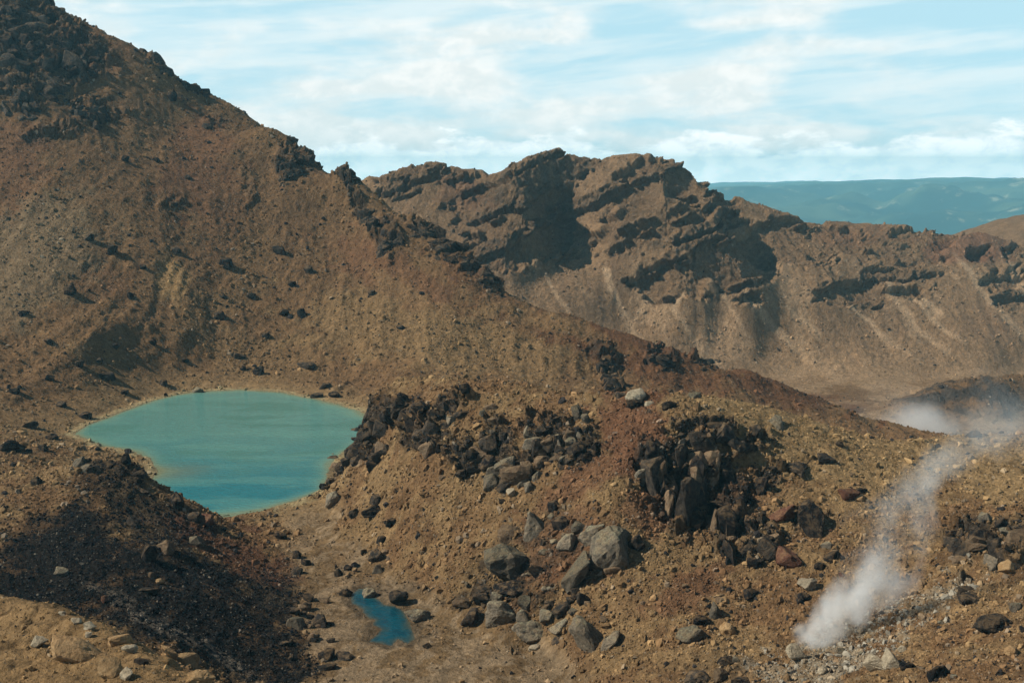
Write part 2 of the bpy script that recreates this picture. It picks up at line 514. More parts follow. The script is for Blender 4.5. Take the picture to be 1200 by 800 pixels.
# --- displacement -------------------------------------------------------------
far = sstep(700, 780, Y)
mid = sstep(300, 360, Y) * (1 - far)
near = 1 - sstep(300, 360, Y)
floor_flat = np.exp(-((Z + 79.2) / 1.2) ** 2) * near * sstep(-8, 22, PX - 318 - np.clip(PY - 600, 0, 200) * 0.26 + 14 * fbm(X / 9, Y / 9, 3, 9))
cfl = np.exp(-((Z + 142) / 4) ** 2) * (Y > 500)
dz = np.zeros_like(Z)
amp = (1 - 0.85 * floor_flat) * (1 - 0.8 * cfl)
dz += amp * (0.9 * near + 1.6 * mid + 1.6 * far) * fbm(X / 34, Y / 34, 3, 11)
dz += amp * (0.5 * near + 0.5 * mid + 0.6 * far) * fbm(X / 11, Y / 11, 4, 23, 0.55)
dz += amp * (near * 0.26 + mid * 0.32 + far * .3) * fbm(X / 2.3, Y / 2.3, 3, 31, 0.6)
# gullies running down the slopes
gl1 = ridged(X / 26 + 0.6 * perlin(X / 60, Y / 60, 5), Y / 150, 3, 41)
dz += (mid * 1.1 + far * 0.9) * (1 - cfl) * gl1
# pebbly ground
f1, f21, idv = worley(X / 1.9, Y / 1.9, 51)
dz += near * (1 - floor_flat * .8) * 0.4 * np.maximum(0, idv - 0.55) * sstep(0.55, 0.1, f1) * 2.0
f1, f21, idv = worley(X / 4.2, Y / 5.5, 61)
dz += mid * .9 * np.maximum(0, idv - 0.6) * sstep(0.5, 0.1, f1) * 2.0
Z = Z + dz


def normals():
    P3 = np.stack([X, Y, Z], -1)
    N = np.cross(np.gradient(P3, axis=1), np.gradient(P3, axis=0))
    N /= np.linalg.norm(N, axis=-1, keepdims=True) + 1e-12
    return N.astype(np.float32)


def smooth2(a, n):
    for _ in range(n):
        p = np.pad(a, ((1, 1), (0, 0), (0, 0)), mode='edge'); a = (p[:-2] + 2 * a + p[2:]) / 4
        p = np.pad(a, ((0, 0), (1, 1), (0, 0)), mode='edge'); a = (p[:, :-2] + 2 * a + p[:, 2:]) / 4
    return a


def worley3(x, y, z, seed=0):
    x0 = np.floor(x).astype(np.int64); y0 = np.floor(y).astype(np.int64); z0 = np.floor(z).astype(np.int64)
    f1 = np.full(x.shape, 9.0, np.float32); f2 = f1.copy(); idv = np.zeros(x.shape, np.float32)
    den = np.float32(4294967295.0)
    for dx in (-1, 0, 1):
        for dy in (-1, 0, 1):
            for dk in (-1, 0, 1):
                cx = x0 + dx; cy = y0 + dy; cz = z0 + dk
                px = cx + _h(cx, cy, cz, seed) / den; py = cy + _h(cx, cy, cz, seed + 1) / den; pz = cz + _h(cx, cy, cz, seed + 2) / den
                d = np.sqrt((px - x) ** 2 + (py - y) ** 2 + (pz - z) ** 2).astype(np.float32)
                nr = d < f1
                f2 = np.where(nr, f1, np.minimum(f2, d))
                idv = np.where(nr, (_h(cx, cy, cz, seed + 3) / den).astype(np.float32), idv)
                f1 = np.where(nr, d, f1)
    return f1, f2 - f1, idv


# crags: jagged blocks and clefts, pushed out along the slope's own normal
NS = smooth2(normals(), 6)
NS /= np.linalg.norm(NS, axis=-1, keepdims=True)


def craggy(m, s, hgt, seed, flatz=1.0):
    global X, Y, Z
    i = np.nonzero(m > 0.02)
    x, y, z = X[i], Y[i], Z[i] * flatz
    wx = .35 * perlin(x / s + z / s, y / s - z / s, seed); wy = .35 * perlin(y / s + z / s, x / s + 3 + z / s, seed + 5)
    a1, b1, i1 = worley3(x / s + wx, y / s + wy, z / s + wx, seed + 1)
    a2, b2, i2 = worley3(x / (s * .42) + wy, y / (s * .42) + wx, z / (s * .42) + wy, seed + 2)
    h = (i1 - 0.35) * sstep(0.0, 0.14, b1) + 0.5 * (i2 - 0.4) * sstep(0.0, 0.2, b2)
    h = h * hgt * sstep(0.05, 0.6, m[i])
    X[i] += NS[i][:, 0] * h; Y[i] += NS[i][:, 1] * h; Z[i] += NS[i][:, 2] * h


craggy(crag, 4.2, 3.6, 71)
craggy(crag, 1.7, .9, 75)
craggy(cragm, 8.0, 5.5, 81)
craggy(hum, 16.0, 2.2, 101)
# bedded lava in the rim: hard layers that climb to the right stand out as ledges
i = np.nonzero(cragr > 0.02)
x, y, z = X[i], Y[i], Z[i]
stt = z - 0.42 * np.minimum(x, 165.0) - 0.06 * np.maximum(x - 165.0, 0) + 2.6 * fbm(x / 60, y / 60 + z / 40, 4, 113)
one = np.zeros_like(stt)
brk = perlin(x / 17, z / 13 + y / 40, 117)
hard = sstep(.02, .10, perlin(stt / 11.5, one + .37, 115) + .50 * perlin(stt / 4.6, one + .61, 116) + .34 * brk + .12 * perlin(x / 5, z / 5, 125))
a1, b1, i1 = worley3(x / 7.0, y / 9.0, z / 16.0, 118)
a2, b2, i2 = worley3(x / 3.2, y / 4.0, z / 5.0, 119)
h = (hard - .85) * 7.0 + (.35 + .65 * hard) * (3.0 * (i1 - .75) * sstep(0, .10, b1) + 2.2 * (i2 - .45) * sstep(0, .12, b2)) - 2.0 + 3.0 * perlin(x / 40, z / 25, 120) + 1.2 * fbm(x / 5 + y / 9, z / 5, 3, 124, .6)
h = h * sstep(0.05, 0.7, cragr[i])
nh = NS[i].copy(); nh[:, 2] *= .6
X[i] += nh[:, 0] * h; Y[i] += nh[:, 1] * h; Z[i] += nh[:, 2] * h
HARD = np.zeros_like(X); HARD[i] = hard * sstep(0.05, 0.7, cragr[i])
Z2 = Z.copy()
# lake bed and shore
ins = inpoly(X, Y, LAKE)
box = (Y > 180) & (Y < 480) & (X > -230) & (X < -10)
dl = np.full(X.shape, 1e3, np.float32)
dl[box] = polydist(X[box] + 1.2 * perlin(X[box] / 7, Y[box] / 7, 121), Y[box] + 2.0 * perlin(X[box] / 7, Y[box] / 9, 122), LAKE)
sd = np.where(ins, -dl, dl)
shal = 0.08 + 0.20 * sstep(-135, -105, X)
zs = np.where(sd < 0, ZL - np.minimum(-sd * shal, 5.0), ZL + sd * (0.05 + 0.17 * sstep(-75, -110, X) * sstep(2, 10, sd)) + 0.1 * dz * sstep(1, 8, sd))
wl = sstep(np.where(X < -70, 40.0, 14.0), 1, sd)
hide = (PX < 320) & (PY > 540) & (Y < 262)       # the scoria hill stands right at the water
wl = np.where(hide, sstep(1.0, -2.0, sd), wl)
Z2 = np.where(Y > 180, Z2 * (1 - wl) + zs * wl, Z2)
# keep the ground round the lake above the water
dry = (sd > 0.5) & (sd < 60) & (Y > 200)
Z2 = np.where(dry, np.maximum(Z2, ZL + 0.15 + 0.02 * np.minimum(sd, 10)), Z2)
# small pond
POND_PX = [(411, 697), (420, 689), (434, 690), (440, 699), (450, 708), (463, 710), (474, 717), (481, 731), (486, 748), (478, 754), (466, 749), (458, 757), (446, 753), (432, 751), (441, 744), (447, 737), (437, 731), (440, 726), (429, 722), (424, 713), (413, 707)]
ZP = -79.75
POND = np.array([sight(x, y, z=ZP)[:2] for x, y in POND_PX])
pb = (Y > 160) & (Y < 240) & (X > -50) & (X < 0)
dp = np.full(X.shape, 1e3, np.float32)
dp[pb] = polydist(X[pb] + .9 * perlin(X[pb] / 1.5, Y[pb] / 1.5, 131), Y[pb] + 1.2 * perlin(X[pb] / 1.5, Y[pb] / 2, 132), POND)
sp_ = np.where(inpoly(X, Y, POND), -dp, dp)
zpnd = ZP + np.clip(sp_ * 0.16, -0.8, 0.35)
wp = sstep(7, 0.5, sp_)
Z2 = Z2 * (1 - wp) + zpnd * wp
Z2 = np.where((sp_ > .2) & (sp_ < 30) & pb, np.maximum(Z2, ZP + 0.06), Z2)
Z = Z2.astype(np.float32)
PX2, PY2, DEP = project(X, Y, Z)

# --- what can be seen from the lookout ------------------------------------------
ZB = np.full((900, 1400), 1e9, np.float32)
ZI = np.full((900, 1400), -1, np.int64)
ix = np.rint(PX2 + 100).astype(int); iy = np.rint(PY2 + 50).astype(int)
okm = (ix >= 0) & (ix < 1400) & (iy >= 0) & (iy < 900)
fi = np.nonzero(okm.ravel())[0]
order = np.argsort(-DEP.ravel()[fi])
fi = fi[order]
ZB[iy.ravel()[fi], ix.ravel()[fi]] = DEP.ravel()[fi]
ZI[iy.ravel()[fi], ix.ravel()[fi]] = fi


def at(px, py, r=3):
    """the ground point sighted at a pixel"""
    i, j = int(round(px + 100)), int(round(py + 50))
    while ZB[max(0, j - r):j + r + 1, max(0, i - r):i + r + 1].min() > 1e8 and j < 880:
        j += 2                     # sighted into the sky: the crest just below
    w = ZB[max(0, j - r):j + r + 1, max(0, i - r):i + r + 1]
    k = int(np.argmin(w))
    jj, ii = divmod(k, w.shape[1])
    f = ZI[max(0, j - r) + jj, max(0, i - r) + ii]
    return Vector((float(X.flat[f]), float(Y.flat[f]), float(Z.flat[f]))), int(f)


# --- albedo ------------------------------------------------------------------------
def C(r, g, b):
    return np.array([r, g, b], np.float32)


def lay(col, m, c, k=1.0):
    m = (m * k)[..., None]
    return col * (1 - m) + c * m


brown, khaki, redc = C(.168, .098, .047), C(.225, .146, .069), C(.138, .062, .034)
dark, black, sand = C(.020, .018, .017), C(.0065, .0075, .0085), C(.178, .115, .057)
tan_, grey, pale = C(.215, .136, .074), C(.120, .105, .088), C(.27, .24, .185)
n_a = fbm(X / 45, Y / 45, 4, 201, .6); n_b = fbm(X / 12, Y / 12, 4, 211, .6); n_c = fbm(X / 3.0, Y / 3.0, 3, 221, .6)
col = np.broadcast_to(brown, X.shape + (3,)).copy()
col = lay(col, far, tan_)
col = lay(col, far * sstep(-.2, .7, fbm(X / 28, Y / 90, 4, 245, .6)), C(.155, .098, .058), .6)
col = lay(col, sstep(-.1, .6, n_a + .4 * n_b) * (1 - far), khaki, .40)
col = lay(col, mid * sstep(420, 520, Y), C(.122, .072, .036), .55)
# mountain: red and umber patches, khaki shoulders
col = lay(col, blobs([(230, 190, 40, 60, -15), (10, 200, 50, 60, 0), (470, 330, 90, 26, -28), (120, 330, 40, 20, 0, .6), (260, 240, 30, 60, -10, .6), (90, 60, 60, 30, 0, .6)], 330, 720, .5, 5), redc, .42)
col = lay(col, blobs([(760, 420, 120, 30, -18, .9), (900, 450, 90, 22, -18, .9), (560, 330, 60, 16, -30, .5), (640, 372, 60, 10, -20, .4)], 330, 720, .5, 6), C(.118, .054, .027), .85)
col = lay(col, blobs([(520, 400, 120, 40, -14), (430, 380, 80, 40, 0), (600, 420, 90, 30, -14), (470, 345, 50, 14, -30, .7), (660, 385, 70, 12, -22, .8), (200, 330, 30, 20, -60, .6)], 330, 560, .5, 7), khaki, .6)
col = lay(col, blobs([(40, 300, 90, 60, 30), (0, 340, 60, 50, 20)], 300, 560, .4, 8), C(.17, .122, .070), .7)
col = lay(col, blobs([(200, 330, 14, 26, -20), (212, 345, 8, 18, -20)], 330, 560, .4, 9), C(.30, .19, .085), .7)
# foreground bank, ridge
fgm = (1 - sstep(128, 150, Y)) * (PX < 420)
col = lay(col, fgm, C(.235, .148, .068))
rid = near * (1 - fgm)
col = lay(col, rid * sstep(-.5, .5, n_b + n_c * .6), C(.228, .150, .072), .75)
col = lay(col, blobs([(740, 500, 40, 46, 35), (690, 560, 70, 20, 35, .8), (760, 600, 36, 26, 0, .7), (660, 640, 60, 50, 40, .7), (870, 600, 40, 30, 0, .5), (810, 690, 60, 20, 30, .6), (740, 530, 30, 30, 0)], 140, 280, .5, 12), C(.135, .060, .034), .75)
# smooth golden crest of the ridge at the right
GOLD = blobs([(900, 494, 90, 22, -10), (1010, 540, 130, 34, -4), (1110, 535, 110, 26, 0), (960, 590, 60, 30, 0, .7), (1180, 560, 60, 30, 0, .8), (850, 470, 50, 8, 0)], 150, 250, .35, 13)
col = lay(col, GOLD * (1 - crag), C(.262, .175, .083), .75)
# scoria hill
scm = blobs([(150, 680, 190, 50, -8), (60, 650, 90, 46, 30), (280, 750, 110, 46, -25), (180, 610, 70, 30, -20, .75), (130, 560, 46, 26, 0, .7), (320, 700, 40, 36, -40, .9), (60, 700, 120, 30, 0), (200, 720, 140, 40, -15)], 125, 262, .3, 14)
col = lay(col, scm * (.55 + .45 * sstep(-.9, -.1, n_b + .5 * n_c)), black, .95)
col = lay(col, blobs([(240, 630, 60, 16, -24), (290, 655, 50, 18, -30), (340, 670, 30, 14, -40)], 150, 262, .4, 15), C(.095, .045, .026), .8)
col = lay(col, blobs([(190, 735, 60, 8, -25), (255, 765, 40, 7, -28), (130, 695, 40, 5, -15, .6)], 125, 230, .5, 16), C(.15, .125, .095), .75)
# sand flat and beaches
flat = floor_flat * (Y < 262) * (1 - crag)
rip = ridged(X / 7 + .9 * n_b, Y / 15 + .7 * n_b, 4, 231, .6)
col = lay(col, flat, sand)
col = lay(col, flat * sstep(0.75, 1.25, rip), C(.27, .195, .118), .75)
col = lay(col, flat * sstep(-.2, -.9, rip), C(.125, .08, .045), .7)
col = lay(col, sstep(24, 3, sd) * (Y > 240) * (1 - crag) * (1 - hide) * sstep(-4, 0, ZL + 6 - Z + 2), C(.25, .165, .08), .8)
col = lay(col, sstep(4.5, .6, sd + 2.2 * n_c) * (Y > 180) * (1 - hide) * (1 - .7 * crag), C(.36, .29, .155), .85)
col = lay(col, sstep(1.2, .1, sd) * (Y > 180), C(.12, .10, .06), .6)
col = lay(col, sstep(3.2, .2, sp_ + n_c) * pb, C(.085, .062, .038), .75)
# lava: bare rock on the steep faces, soil lying on the flat tops
NZ = smooth2(normals(), 1)
NZ = NZ[..., 2] / (np.linalg.norm(NZ, axis=-1) + 1e-9)
soil = sstep(.52, .90, NZ)
for m in (crag, cragm):
    mm_ = np.clip(m * 1.2, 0, 1) * sstep(-1.0, -.1, n_c + .5 * n_b)
    col = lay(col, mm_ * (1 - .72 * soil), C(.042, .034, .027), .92)
col = lay(col, np.clip(.35 * cragr + .65 * HARD, 0, 1) * sstep(-.9, .2, n_b + .7 * n_c) * (1 - .75 * sstep(.45, .85, NZ)), C(.088, .067, .048), .85)
col = lay(col, hum * sstep(-.6, .3, n_b), C(.040, .036, .032), .9)
# screes and dust tracks on the rim
trk = sstep(.70, 1.15, ridged(X / 20 + .30 * n_a, Y / 300, 2, 241)) * far * sstep(285, 320, PY2) * sstep(-.3, .4, n_a + .5 * n_b)
def track(poly, w):
    m_ = np.zeros_like(X)
    p_ = np.array(poly, np.float32)
    i_ = np.nonzero((Y > 740) & (PX > p_[:, 0].min() - 20) & (PX < p_[:, 0].max() + 20) & (PY > p_[:, 1].min() - 20) & (PY < p_[:, 1].max() + 20))
    x_ = PX[i_] + 4 * perlin(PX[i_] / 22, PY[i_] / 22, 261); y_ = PY[i_]
    d_ = np.full(x_.shape, 1e9, np.float32); t_ = np.zeros(x_.shape, np.float32)
    for q in range(len(p_) - 1):
        (x1, y1), (x2, y2) = p_[q], p_[q + 1]
        dx, dy = x2 - x1, y2 - y1
        t = np.clip(((x_ - x1) * dx + (y_ - y1) * dy) / (dx * dx + dy * dy), 0, 1)
        d = np.hypot(x_ - x1 - t * dx, y_ - y1 - t * dy)
        t_ = np.where(d < d_, (q + t) / (len(p_) - 1), t_); d_ = np.minimum(d_, d)
    m_[i_] = sstep(w * (1 + .9 * t_), w * .3, d_) * (1 - .45 * t_)
    return m_


TRK = np.zeros_like(X)
for poly, w in (([(708, 318), (722, 350), (748, 398)], 5), ([(802, 342), (788, 362), (806, 386), (838, 430)], 4), ([(846, 345), (868, 380), (880, 405)], 3), ([(872, 335), (898, 375), (940, 415), (985, 445)], 6),
                ([(1042, 330), (1052, 358), (1072, 384), (1110, 415)], 4), ([(1068, 345), (1090, 372), (1130, 405)], 3), ([(1082, 352), (1100, 370)], 5), ([(1120, 300), (1142, 330), (1160, 352), (1205, 400)], 4),
                ([(1180, 296), (1196, 330), (1215, 350)], 4), ([(640, 325), (668, 372)], 3), ([(760, 350), (745, 372)], 3), ([(1000, 360), (1040, 400), (1080, 425)], 3), ([(920, 360), (960, 395)], 3)):
    TRK = np.maximum(TRK, track(poly, w))
col = lay(col, TRK, C(.40, .275, .165), .85)
col = lay(col, trk * (1 - cragr), C(.32, .215, .125), .6)
col = lay(col, blobs([(1130, 290, 50, 20, 0, .8), (540, 225, 30, 20, 0, .5), (1000, 275, 60, 10, 0, .4)], 740, 1100, .4, 18), C(.16, .075, .045), .7)
col = lay(col, cfl * sstep(-.4, .4, n_a), C(.30, .205, .12), .8)
col = lay(col, far * sstep(380, 440, PY2), C(.27, .178, .10), .6)
col = lay(col, blobs([(600, 690, 60, 34, -10), (640, 640, 60, 30, 20, .8), (560, 705, 40, 20, -10), (470, 690, 30, 10, 0, .6), (850, 785, 36, 16, 0, .7)], 140, 280, .5, 17) * sstep(-.5, .3, n_c), C(.030, .022, .016), .85)  # dark shade of the gaps between piled rocks, painted into the ground
# fumarole ground
fum = blobs([(985, 765, 75, 34, 20), (1060, 720, 70, 22, 25, .9), (1120, 690, 40, 12, 20, .5), (930, 790, 60, 20, 0, .7)], 110, 190, .5, 19)
col = lay(col, fum * sstep(-.7, .5, n_c + n_b), pale, .5)
# speckle of stones
col *= (1 + 0.20 * n_c + 0.10 * fbm(X / 1.1, Y / 1.1, 2, 251))[..., None]
col = np.clip(col, .006, .8)

# ------------------------------------------------------------------ materials
def new_mat(name):
    m = bpy.data.materials.new(name)
    m.use_nodes = True
    k = NT(m.node_tree)
    k.n.clear()
    b = k.node('ShaderNodeBsdfPrincipled')
    o = k.node('ShaderNodeOutputMaterial')
    k.l.new(b.outputs[0], o.inputs['Surface'])
    b.inputs['Specular IOR Level'].default_value = 0.08
    return m, k, b, o


def ground_material():
    m, k, b, o = new_mat('volcanic_ground')
    at_ = k.node('ShaderNodeAttribute', attribute_name='Col').outputs['Color']
    pos = k.node('ShaderNodeNewGeometry').outputs['Position']
    n1 = k.noise(pos, 1.1, 8, 0.68)
    n2 = k.noise(pos, 0.23, 8, 0.7)
    rk = k.node('ShaderNodeAttribute', attribute_name='rock').outputs['Fac']
    n3 = k.noise(pos, 0.11, 8, 0.72)
    f = k.m('MULTIPLY', k.rng(n1, 0.3, 0.7, 0.62, 1.38, False), k.rng(n2, 0.3, 0.7, 0.75, 1.25, False))
    c = k.vm('SCALE', at_, s=f)
    k.put(b.inputs['Base Color'], c)
    b.inputs['Roughness'].default_value = 0.95
    bp = k.node('ShaderNodeBump')
    bp.inputs['Strength'].default_value = 0.9
    bp.inputs['Distance'].default_value = 0.9
    k.put(bp.inputs['Height'], k.m('ADD', k.m('ADD', n1, k.m('MULTIPLY', n2, 2.5)), k.m('MULTIPLY', k.m('MULTIPLY', n3, 9.0), rk)))
    k.l.new(bp.outputs[0], b.inputs['Normal'])
    return m


M_GROUND = ground_material()

# ------------------------------------------------------------------ terrain meshes (one per landform)
rn = (np.arange(NR)[:, None] * NC + np.arange(NC)[None, :])
quads = np.stack([rn[:-1, :-1], rn[:-1, 1:], rn[1:, 1:], rn[1:, :-1]], -1).reshape(-1, 4)
V = np.stack([X, Y, Z], -1).reshape(-1, 3).astype(np.float32)
COLS = np.concatenate([col.reshape(-1, 3), np.ones((V.shape[0], 1), np.float32)], 1).astype(np.float32)
ROCKA = np.clip(.25 * far + .75 * cragr + .5 * cragm, 0, 1).ravel().astype(np.float32)
# region of each coarse cell = the nearest surveyed point's landform
cu, cl = np.meshgrid(gu[::4], gl[::4])
regc = np.empty(cu.size, int)
q = np.c_[cu.ravel(), cl.ravel()]
for s0 in range(0, len(q), 4000):
    regc[s0:s0 + 4000] = CREG[np.argmin(((q[s0:s0 + 4000, None, :] - CX[None]) ** 2).sum(-1), 1)]
regc = regc.reshape(cu.shape)
wu = Um + .006 * perlin(PX / 30, PY / 30, 301); wv = Lm + .01 * perlin(PX / 30, PY / 30, 302)
ri = np.clip(((wu - UMIN) / (UMAX - UMIN) * (NU - 1) / 4 + .5).astype(int), 0, regc.shape[1] - 1)
rj = np.clip(((wv - LMIN) / (LMAX - LMIN) * (NL - 1) / 4 + .5).astype(int), 0, regc.shape[0] - 1)
REGV = regc[rj, ri]
qreg = REGV[:-1, :-1].reshape(-1)

du = np.zeros_like(V).reshape(NR, NC, 3); P3 = V.reshape(NR, NC, 3)
dU = np.gradient(P3, axis=1); dV = np.gradient(P3, axis=0)
NRM = np.cross(dU, dV)
NRM /= np.linalg.norm(NRM, axis=-1, keepdims=True) + 1e-12
NRM = NRM.reshape(-1, 3).astype(np.float32)

TXT = {FG: ('sandy brown bank in the lower left corner strewn with pale stones', 'slope'),
       SC: ('low hill of black scoria in front of the turquoise lake', 'hill'),
       BA: ('flat sandy basin floor holding the lake and the small blue pond', 'basin'),
       RI: ('rugged ochre ridge with dark lava crags right of the lake', 'ridge'),
       MO: ('tall brown volcanic mountainside rising at the left behind the lake', 'mountain'),
       CF: ('flat dusty crater floor beyond the ridge', 'crater floor'),
       RM: ('distant crater rim with bedded lava cliffs and scree slopes', 'crater rim')}


def grid_object(name, faces, mat):
    used = np.unique(faces)
    remap = np.full(V.shape[0], -1, np.int64); remap[used] = np.arange(len(used))
    f = remap[faces].astype(np.int32)
    me = bpy.data.meshes.new(name)
    me.vertices.add(len(used)); me.vertices.foreach_set('co', V[used].ravel())
    me.loops.add(f.size); me.loops.foreach_set('vertex_index', f.ravel())
    me.polygons.add(len(f)); me.polygons.foreach_set('loop_start', np.arange(0, f.size, 4, dtype=np.int32))
    me.polygons.foreach_set('use_smooth', np.ones(len(f), bool))
    at_ = me.attributes.new('Col', 'FLOAT_COLOR', 'POINT')
    at_.data.foreach_set('color', COLS[used].ravel())
    a2 = me.attributes.new('rock', 'FLOAT', 'POINT')
    a2.data.foreach_set('value', ROCKA[used])
    me.update(calc_edges=True)
    me.normals_split_custom_set_from_vertices(NRM[used])
    me.materials.append(mat)
    o = bpy.data.objects.new(name, me)
    COL.objects.link(o)
    return o


for r, nm in enumerate(REG):
    fs = quads[qreg == r]
    if len(fs):
        o = grid_object(nm, fs, M_GROUND)
        o['kind'] = 'structure'
        o['label'] = TXT[r][0]
#@@MARK
# ------------------------------------------------------------------ water
def water_sheet(name, poly, z, step, colour, label, rough):
    p = np.asarray(poly)
    x0, y0 = p.min(0) - 3; x1, y1 = p.max(0) + 3
    gx = np.arange(x0, x1, step); gy = np.arange(y0, y1, step)
    GX, GY = np.meshgrid(gx, gy)
    dd = polydist(GX.astype(np.float32), GY.astype(np.float32), p)
    sdw = np.where(inpoly(GX, GY, p), -dd, dd)
    keep = sdw < 2.6
    fk = keep[:-1, :-1] & keep[1:, :-1] & keep[:-1, 1:] & keep[1:, 1:]
    idx = np.arange(GX.size).reshape(GX.shape)
    f = np.stack([idx[:-1, :-1], idx[:-1, 1:], idx[1:, 1:], idx[1:, :-1]], -1)[fk]
    used, inv = np.unique(f, return_inverse=True)
    v = np.stack([GX.ravel()[used], GY.ravel()[used], np.full(len(used), z)], -1)
    me = bpy.data.meshes.new(name)
    me.from_pydata(v.tolist(), [], inv.reshape(f.shape).tolist())
    at_ = me.attributes.new('Col', 'FLOAT_COLOR', 'POINT')
    c = colour(v[:, 0].astype(np.float32), v[:, 1].astype(np.float32), -sdw.ravel()[used].astype(np.float32))
    at_.data.foreach_set('color', np.c_[c, np.ones(len(c))].astype(np.float32).ravel())
    m, k, b, o = new_mat(name)
    a_ = k.node('ShaderNodeAttribute', attribute_name='Col').outputs['Color']
    pos = k.node('ShaderNodeNewGeometry').outputs['Position']
    k.put(b.inputs['Base Color'], a_)
    b.inputs['Roughness'].default_value = rough
    b.inputs['IOR'].default_value = 1.33
    b.inputs['Specular IOR Level'].default_value = 0.5
    bp = k.node('ShaderNodeBump')
    bp.inputs['Strength'].default_value = 0.6
    bp.inputs['Distance'].default_value = 0.5
    st = k.vm('MULTIPLY', pos, (0.55, 0.9, 1.0))
    k.put(bp.inputs['Height'], k.noise(st, 1.3, 4, 0.6, 0.4))
    k.l.new(bp.outputs[0], b.inputs['Normal'])
    me.materials.append(m)
    ob = bpy.data.objects.new(name, me)
    COL.objects.link(ob)
    ob['kind'] = 'structure'
    ob['label'] = label
    return ob


def lake_colour(x, y, d):
    n = fbm(x / 30, y / 16, 4, 401, .55)
    far_, nr = C(.092, .238, .208), C(.018, .168, .195)
    t = sstep(340, 268, y + 14 * n)
    c = far_ * (1 - t[:, None]) + nr * t[:, None]
    c = lay(c, sstep(.05, .5, n) * (1 - t), C(.060, .190, .155), .6)
    c = lay(c, sstep(.0, .5, fbm(x / 40, y / 9, 4, 403, .6)), C(.125, .305, .255), .35)
    c *= (1 + .10 * fbm(x / 2.4, y / 1.2, 3, 405, .6))[:, None]
    c = lay(c, sstep(6.0, .5, d + 3 * n), C(.16, .29, .21), .55)
    c = lay(c, sstep(2.2, .2, d + 1.2 * n), C(.20, .21, .11), .7)
    sh = sstep(1.0, .2, np.hypot((x + 98) / 24, (y - 291) / 16) + .25 * n)
    c = lay(c, sh, C(.19, .19, .10), .5)
    return c


def pond_colour(x, y, d):
    n = fbm(x / 2.5, y / 3.5, 3, 411, .55)
    c = np.broadcast_to(C(.003, .062, .088), (len(x), 3)).copy()
    c = lay(c, sstep(.0, .6, n), C(.004, .036, .055), .7)
    c = lay(c, sstep(2.0, .0, d + 1.1 * n), C(.028, .058, .056), .85)
    c = lay(c, sstep(.6, .0, d + .3 * n), C(.085, .075, .045), .7)
    return c


water_sheet('lake_water', LAKE, ZL, 1.0, lake_colour, 'milky turquoise lake water lying in the crater basin at left', 0.10)
water_sheet('pond_water', POND, ZP, 0.35, pond_colour, 'small deep blue pond in the sandy flat below the ridge', 0.12)

# ------------------------------------------------------------------ far country
def far_hills():
    nu_, nd = 420, 260
    u = np.linspace(-1.3, 1.3, nu_); l = np.linspace(math.log(1250), math.log(27500), nd)
    U_, L_ = np.meshgrid(u, l)
    y = np.exp(L_); x = U_ * y
    lift = sstep(4500, 9000, y) * 330 + sstep(8500, 15000, y) * 230 + sstep(14000, 20000, y) * 160
    relief = 300 * sstep(3500, 8000, y)
    z = -900 + lift + relief * (fbm(x / 3800, y / 3000, 6, 501, .52) + .5 * ridged(x / 2300, y / 2000, 4, 503))
    z = np.minimum(z, -(0.0178 - 0.0085 * sstep(.15, .6, U_) + 0.0050 * fbm(x / 3400, y / 5000, 5, 507, .55)) * y)
    z = np.where(y < 2200, -900 + 560 * sstep(2200, 1250, y), z)
    idx = np.arange(x.size).reshape(x.shape)
    f = np.stack([idx[:-1, :-1], idx[:-1, 1:], idx[1:, 1:], idx[1:, :-1]], -1).reshape(-1, 4)
    me = bpy.data.meshes.new('hills')
    me.from_pydata(np.stack([x, y, z], -1).reshape(-1, 3).tolist(), [], f.tolist())
    me.polygons.foreach_set('use_smooth', np.ones(len(f), bool))
    m, k, b, o = new_mat('bush_hills')
    pos = k.node('ShaderNodeNewGeometry').outputs['Position']
    n1 = k.noise(pos, 0.0011, 8, 0.62)
    n2 = k.noise(pos, 0.004, 6, 0.65)
    c = k.mix(k.rng(n1, .4, .62), (.010, .028, .022, 1), (.065, .090, .050, 1))
    c = k.mix(k.rng(n2, .58, .70), c, (.26, .25, .16, 1))
    k.put(b.inputs['Base Color'], c)
    b.inputs['Roughness'].default_value = 1.0
    me.materials.append(m)
    ob = bpy.data.objects.new('hills', me)
    COL.objects.link(ob)
    ob['kind'] = 'structure'
    ob['label'] = 'forested lowland hills far beyond the crater rim under cloud'


far_hills()


